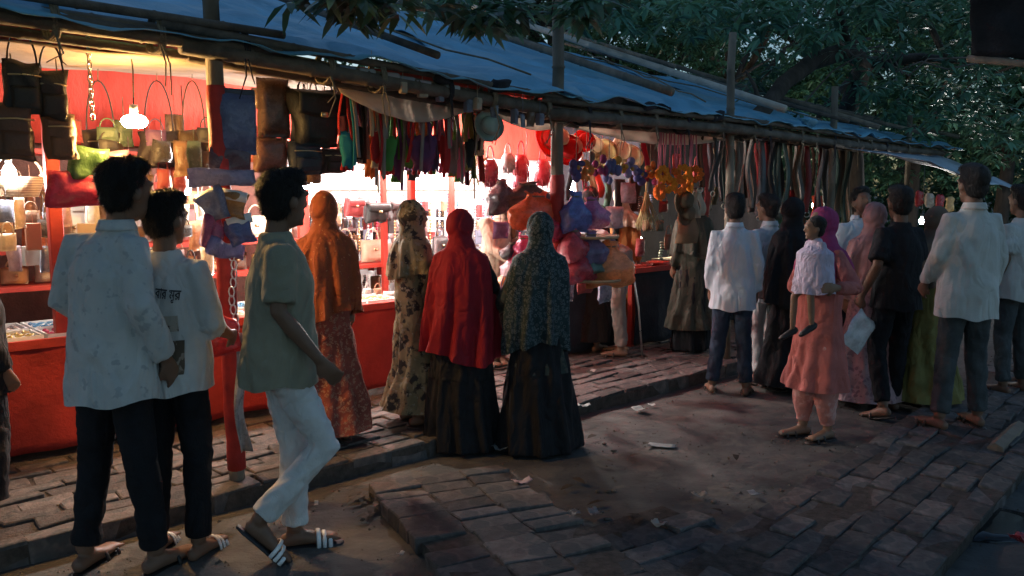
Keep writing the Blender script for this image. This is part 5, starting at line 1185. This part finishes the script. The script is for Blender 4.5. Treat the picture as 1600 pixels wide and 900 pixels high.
def crown_mesh(c, rad, clumps, per, L, seed, fill=.35, lo=-9):
    r = random.Random(seed); vs = []; fs = []
    # sub-clumps: boughs spread over the crown, each a cloud of rosettes
    boughs = []
    for i in range(26):
        d = Vector((r.gauss(0, 1), r.gauss(0, 1), r.gauss(0, 1))).normalized(); k = r.uniform(.45, .95)
        boughs.append((Vector((d.x * rad[0] * k, d.y * rad[1] * k, d.z * rad[2] * k)), r.uniform(.45, .85)))
    for i in range(clumps):
        b, br = r.choice(boughs); d = Vector((r.gauss(0, 1), r.gauss(0, 1), r.gauss(0, 1))).normalized() * br * r.uniform(.5, 1.0)
        p = c + b + d
        if p.z < lo: continue
        rosette(vs, fs, p, per, L, L * .17, r)
    g = G(); g.v = vs; g.f = fs; return g
def tree(label, base, hgt, rad, zc, clumps, seed, m=None, L=.2, r0=.16):
    r = random.Random(seed); t = T('mango_tree', label, 'tree', base, 0, 'trees behind the stalls')
    q = G(); top = Vector((r.uniform(-.3, .3), r.uniform(-.3, .3), zc))
    q.tube([(0, 0, -.1), (0.03, 0, .4), top * .4, top * .7, top], [r0 * 1.3, r0, r0 * .85, r0 * .7, r0 * .4], seg=10)
    for i in range(7):
        a = r.uniform(0, 6.28); s0 = top * r.uniform(.45, .9); e = Vector((math.cos(a) * rad[0] * .8, math.sin(a) * rad[1] * .8, zc + r.uniform(-.4, .6) * rad[2]))
        q.tube([s0, s0.lerp(e, .5) + Vector((0, 0, .3)), e], [r0 * .45, r0 * .3, r0 * .1], seg=7)
    P('trunk', q, M_BARK, t); P('crown', crown_mesh(Vector((0, 0, zc)), rad, clumps, 8, L, seed), m or M_LEAF, t, False)
    return t
spots = [((880, 13.5), 4.6, (2.3, 2.3, 2.2), 'leafy mango tree behind the ridge of the nearer blue roof'), ((1010, 14.5), 4.3, (2.5, 2.3, 2.4), 'mango tree rising behind the whitish roof pole'), ((1150, 16), 4.4, (2.6, 2.5, 2.6), 'mango tree behind the long thin roof pole'),
         ((1290, 17.5), 4.2, (2.7, 2.5, 2.8), 'broad mango tree behind the far roof end'), ((1420, 17), 4.0, (2.6, 2.5, 2.9), 'mango tree with low boughs beyond the end of the stalls'), ((1560, 17), 3.8, (2.7, 2.5, 3.0), 'mango tree beyond the pale awning at the end of the row'),
         ((1700, 17), 4.2, (2.8, 2.6, 3.0), 'mango tree past the crowd at the picture edge'), ((760, 15), 5.2, (2.6, 2.4, 2.3), 'mango tree behind the stall with the mint hat'),
         ((950, 21), 5.6, (3.4, 3, 3.4), 'darker tall tree in the second row behind the roof'), ((1180, 23), 5.4, (3.6, 3, 3.8), 'darker tall tree in the second row behind the long roof pole'), ((1400, 24), 5.0, (3.8, 3, 4.2), 'darker tall tree in the second row beyond the stalls'), ((1620, 24), 5.0, (3.8, 3, 4.2), 'darker tall tree in the second row past the crowd')]
for i, ((px, Y), zc, rad, lab) in enumerate(spots):
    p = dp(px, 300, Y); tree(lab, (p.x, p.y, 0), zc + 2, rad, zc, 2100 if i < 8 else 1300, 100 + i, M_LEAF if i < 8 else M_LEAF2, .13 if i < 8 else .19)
# far wood closing the view
vs, fs = [], []; r = random.Random(5)
for i in range(5200):
    px = r.uniform(500, 2100); Y = r.uniform(27, 33); p = dp(px, 300, Y); p.z = r.uniform(.2, 10.5); rosette(vs, fs, p, 6, .42, .07, r)
for i in range(1700):
    px = r.uniform(1200, 2100); p = dp(px, 300, r.uniform(25, 29)); p.z = r.uniform(.1, 3.6); rosette(vs, fs, p, 6, .42, .07, r)
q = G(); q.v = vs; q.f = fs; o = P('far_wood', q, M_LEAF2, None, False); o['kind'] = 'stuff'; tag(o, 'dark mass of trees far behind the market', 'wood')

# the crooked limb that reaches over the third post, with its leaves
def limb(name, label, pts, rad, twigs, m=M_LEAF, seed=1, L=.17, per=9, cat='tree'):
    base = Vector((pts[0].x, pts[0].y, 0)); t = T(name, label, cat, base)
    q = G(); q.tube([Vector(p) - base for p in pts], rad, seg=10)
    for (a, b, rr) in twigs:
        e = Vector(b) - base; s_ = Vector(a) - base
        q.tube([s_, s_.lerp(e, .5) + Vector((0, 0, .06)), e], [rr, rr * .7, rr * .35], seg=6)
    P('trunk', q, M_BARK, t); r = random.Random(seed); vs, fs = [], []
    return t, base, r
pts = [dp(1335, 420, 12.0), dp(1332, 250, 12), dp(1325, 170, 11.6), dp(1350, 100, 11.0), dp(1325, 78, 10.3), dp(1270, 96, 9.8), dp(1225, 130, 9.2), dp(1195, 170, 8.8), dp(1165, 196, 8.5), dp(1148, 216, 8.3)]
pts.insert(0, Vector((pts[0].x, pts[0].y, -.1)))
tw = [(dp(1270, 96, 9.8), dp(1360, 60, 10.5), .05), (dp(1350, 100, 11), dp(1520, 96, 10.5), .09), (dp(1520, 96, 10.5), dp(1640, 60, 10), .07), (dp(1325, 130, 11.2), dp(1260, 210, 10.5), .06), (dp(1160, 196, 8.5), dp(1090, 172, 8.2), .02), (dp(1150, 212, 8.3), dp(1090, 190, 8.1), .018), (dp(1190, 172, 8.8), dp(1165, 110, 8.7), .03), (dp(1325, 78, 10.3), dp(1300, -20, 9.5), .06), (dp(1480, 96, 10.6), dp(1420, -10, 9.5), .05)]
t, base, r = limb('mango_tree', 'crooked mango tree whose bent limb reaches over the third bamboo post', pts, [.2, .17, .15, .13, .12, .105, .1, .09, .08, .07, .05], tw, seed=3)
vs, fs = [], []
def cloud(px, py, Y, sx, sy, k, L=.17, sz=.5):
    for i in range(k):
        c = dp(px + r.gauss(0, sx), py + r.gauss(0, sy), Y + r.gauss(0, sz)); rosette(vs, fs, c - base, 8, L, L * .14, r)
for a in ((1080, 172, 8.2, 18, 5, 9, .10), (1060, 168, 8.2, 10, 4, 6, .10), (1300, 10, 9.5, 60, 30, 60), (1420, 20, 9.5, 60, 35, 70), (1180, 20, 9.3, 50, 22, 50), (1560, 40, 9.8, 50, 40, 60), (1380, 140, 10.5, 40, 22, 34), (1500, 150, 10.5, 50, 30, 50), (1430, 190, 10.5, 40, 25, 40), (1560, 200, 10.5, 40, 30, 50), (1250, 60, 9.6, 40, 25, 36), (1100, 20, 9, 60, 20, 50), (980, 20, 8.5, 60, 18, 50), (1240, 170, 10.5, 20, 12, 8), (1180, 130, 9.6, 14, 20, 8)):
    cloud(*a)
q = G(); q.v = vs; q.f = fs; P('crown', q, M_LEAF, t, False)
# wires knotted along the limb
for i, pp in enumerate((((1310, 62), (1335, 88), (1370, 78), (1400, 112), (1440, 96), (1480, 108), (1600, 84)), ((1330, 80), (1380, 72), (1396, 104), (1420, 118), (1450, 92), (1510, 90)), ((1250, 168), (1300, 112), (1350, 82), (1390, 80), (1410, 116)))):
    ps = [dp(x, y, 9.6 - .002 * (x - 1310)) for x, y in pp]; q = G(); b = ps[0]; q.tube([p - b for p in ps], .010, seg=5)
    S('wire', q, mat('wire', (.18, .15, .13), rough=.6), ['long loose', 'short tangled', 'slanting'][i] + ' pale wire strung along the crooked tree limb', 'wire', b)

# branch of the near tree reaching over the stalls from behind the camera
pts = [Vector((2.6, -1.6, -.1)), Vector((2.6, -1.6, 1.5)), Vector((2.3, -1.2, 3.2)), Vector((1.6, .8, 4.0)), Vector((.9, 3.0, 3.75)), Vector((.2, 4.4, 3.45)), Vector((-.4, 5.0, 3.25))]
tw = [(pts[3], Vector((-3, -.5, 4.6)), .06), (pts[2], Vector((5.2, .2, 4.7)), .07), (pts[2], Vector((1, -4, 4.7)), .07), (pts[4], dp(760, -30, 4.8), .035), (pts[5], dp(590, -30, 4.3), .03), (dp(760, -30, 4.8), dp(745, 45, 4.9), .012), (dp(590, -30, 4.3), dp(560, 20, 4.3), .012), (pts[4], dp(880, -40, 5.0), .03), (dp(880, -40, 5), dp(860, 30, 5.0), .01)]
t, base, r = limb('mango_tree', 'near mango tree whose leafy bough hangs over the blue tarpaulin', pts, [.22, .18, .15, .11, .08, .05, .03], tw, seed=9)
vs, fs = [], []
for a in ((500, -12, 4.2, 20, 8, 5, .17, .15), (545, -8, 4.3, 18, 10, 9, .17, .15), (590, -6, 4.3, 24, 10, 12, .17, .15), (560, 18, 4.3, 10, 6, 3, .14, .1), (690, 2, 4.8, 16, 8, 6, .16, .15), (735, 10, 4.8, 20, 12, 10, .16, .15), (775, 16, 4.9, 20, 14, 10, .16, .15), (760, 44, 4.9, 8, 6, 2, .16, .1), (812, 14, 5.0, 14, 14, 7, .16, .15), (905, 20, 5.0, 12, 12, 4, .15, .1), (912, 0, 5.0, 18, 12, 8, .16, .15), (955, 0, 5.2, 22, 10, 6, .16, .15)):
    cloud(*a)
# unseen crown added above the camera to shade the foreground from the sky
for i in range(2600):
    a = r.uniform(0, 6.28); k_ = math.sqrt(r.random()); c = Vector((1.2 + math.cos(a) * 5.2 * k_, -1.3 + math.sin(a) * 3.6 * k_, 4.3 + r.uniform(-.5, 1.0) + .5 * math.sin(a * 5)))
    if c.y > 1.9: continue
    rosette(vs, fs, c - base, 7, .24, .042, r)
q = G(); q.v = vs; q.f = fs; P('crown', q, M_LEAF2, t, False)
# dark awning corner of the opposite stall
pa = [dp(1508, -60, 4.2), dp(1516, 82, 4.2)]
def fd(u, v):
    a = dp(1512 + 180 * u, -90, 3.9 + .9 * (1 - u) * 0 + .2); b = dp(1518 + 180 * u, 86 + 14 * u, 4.2 - .3 * u)
    return a.lerp(b, v) + Vector((0, .04 * noise.noise(Vector((u * 5, v * 4, 0))), .02 * noise.noise(Vector((u * 6, v * 3, 2)))))
t = T('dark_awning', 'dark hanging sheet with a pale pole hem at the corner of the opposite stall', 'awning', (0, 0, 0)); q = G(); q.sheet(fd, 16, 14, .006); P('sheet', q, M_DARKC, t)
q = G(); bamboo(q, dp(1512, 92, 4.22), dp(1720, 108, 3.8), .018); P('hem_pole', q, M_BAMB, t)
q = G(); e = dp(1720, 108, 3.8); bamboo(q, (e.x, e.y, 0), (e.x, e.y, 3.2), .04); P('support_pole', q, M_BAMB, t)

# ------------------------------------------------------------------ litter on the ground
def scrap(px, py, w, h, col, label, z=.02, cat='paper', seed=0, curl=.02, kind='card', group=None):
    p = gp(px, py, z); q = G()
    def fn(u, v): return Vector(((u - .5) * w, (v - .5) * h, .004 + curl * (abs(u - .5) * 1.6 + .8 * abs(noise.noise(Vector((u * 3, v * 3, seed)))))))
    w *= .75; h *= .75; curl *= .6; col = tuple(c * .7 for c in col)
    q.sheet(fn, 6, 5, .0008); return S('litter_scrap', q, cm(kind, col), label, cat, p, rng.uniform(0, 3), group)
scrap(1034, 697, .22, .10, (.40, .42, .41), 'white sheet of paper lying flat on the dirt', .012, curl=.008).rotation_euler.z = -.25
scrap(815, 757, .14, .07, (.66, .42, .40), 'curled pink tissue at the edge of the brick path', .06, curl=.05)
scrap(1000, 642, .13, .12, (.55, .60, .56), 'crumpled pale paper below the platform edge', .015, curl=.04, seed=2)
scrap(1018, 634, .07, .06, (.66, .68, .64), 'tiny white paper bit near the crumpled paper', .015, seed=3)
scrap(1178, 773, .09, .06, (.30, .32, .34), 'grey scrap of plastic on the dirt by the pavement', .015, seed=4)
scrap(885, 808, .16, .09, (.16, .16, .17), 'dark torn plastic piece beside the brick path', .03, seed=5, kind='plastic', curl=.04)
scrap(930, 805, .12, .07, (.28, .27, .27), 'grey torn plastic piece next to the dark one', .03, seed=6, kind='plastic', curl=.04)
scrap(1030, 824, .09, .06, (.52, .48, .42), 'pale crushed wrapper on the orange dirt', .03, seed=7, curl=.05)
scrap(1092, 777, .10, .06, (.42, .34, .28), 'brown paper crumb on the orange dirt', .02, seed=8, curl=.04)
scrap(912, 636, .12, .08, (.50, .50, .48), 'white wrapper lying on the platform bricks', PZ + .01, seed=9, curl=.03)
scrap(925, 582, .12, .06, (.40, .38, .34), 'small torn card on the platform by the black table', PZ + .01, seed=10, curl=.03)
scrap(626, 868, .05, .03, (.55, .52, .48), 'small white bit on the dirt beside the brick path', .015, seed=11)
scrap(494, 790, .08, .03, (.50, .45, .38), 'narrow pale strip below the platform kerb', .015, seed=12)
scrap(782, 704, .14, .08, (.45, .45, .44), 'crumpled grey paper between the two women in black skirts', .02, seed=13, curl=.05)
scrap(1345, 702, .06, .04, (.42, .36, .3), 'tiny tan crumb near the sandals of the woman in coral', .02, seed=14)
scrap(1593, 850, .08, .10, (.55, .04, .06), 'red glossy wrapper at the end of the old paving', .09, seed=15, curl=.07, kind='plastic')
for i in range(34):
    if i < 14: px, py = 575 + rng.gauss(0, 18), 782 + rng.gauss(0, 10)
    else: px, py = rng.uniform(850, 1300), rng.uniform(680, 880)
    p = gp(px, py, .02); vs, fs = [], []
    leaf(vs, fs, Vector((0, 0, .012)), Vector((1, 0, .1)), rng.uniform(.07, .13), .02, rng.uniform(-.2, .2)); q = G(); q.v = vs; q.f = fs
    S('fallen_leaf', q, mat('dry_leaf', (.075, .05, .03), var=.5, rnd=.4), 'dry brown leaf in the drift by the platform corner' if i < 14 else 'dry brown leaf on the dirt between the paths', 'leaf', p, rng.uniform(0, 6), 'leaves drifted by the platform' if i < 14 else 'leaves on the open dirt', False)
for i in range(26):
    px, py = rng.uniform(850, 1350), rng.uniform(670, 880); p = gp(px, py, .012); q = G(); q.ell((0, 0, 0), (rng.uniform(.008, .022), rng.uniform(.008, .018), .009), None, 6, 4)
    S('pebble', q, mat('pebble', (.16, .12, .09), var=.4, rnd=.4), 'small brown pebble on the dirt between the paths', 'pebble', p, 0, 'pebbles on the dirt', False)

# grit and crumbs scattered over the dirt and into the brick joints
q = G(); r = random.Random(77); vs, fs = [], []
for i in range(5200):
    x, y = r.uniform(-3.2, 5.5), r.uniform(2.6, 8.2); nn_ = Vector((x, y, 0)).dot(N)
    if nn_ > 3.9: continue
    e_ = r.uniform(.003, .009) * (1.6 if r.random() < .08 else 1); z = gz(x, y) if not (2.0 < nn_ < 2.2) else .05; o_ = len(vs); a = r.uniform(0, 6.28)
    vs += [Vector((x + math.cos(a + k * 2.09) * e_, y + math.sin(a + k * 2.09) * e_, z - .001)) for k in range(3)] + [Vector((x, y, z + e_ * .9))]
    fs += [(o_, o_ + 1, o_ + 3), (o_ + 1, o_ + 2, o_ + 3), (o_ + 2, o_, o_ + 3)]
q.v = vs; q.f = fs; o = P('grit', q, mat('grit', (.13, .105, .085), rough=.95, var=.5, scale=3), None, False); o['kind'] = 'stuff'; tag(o, 'loose grit scattered over the dirt between the brick paths', 'grit')
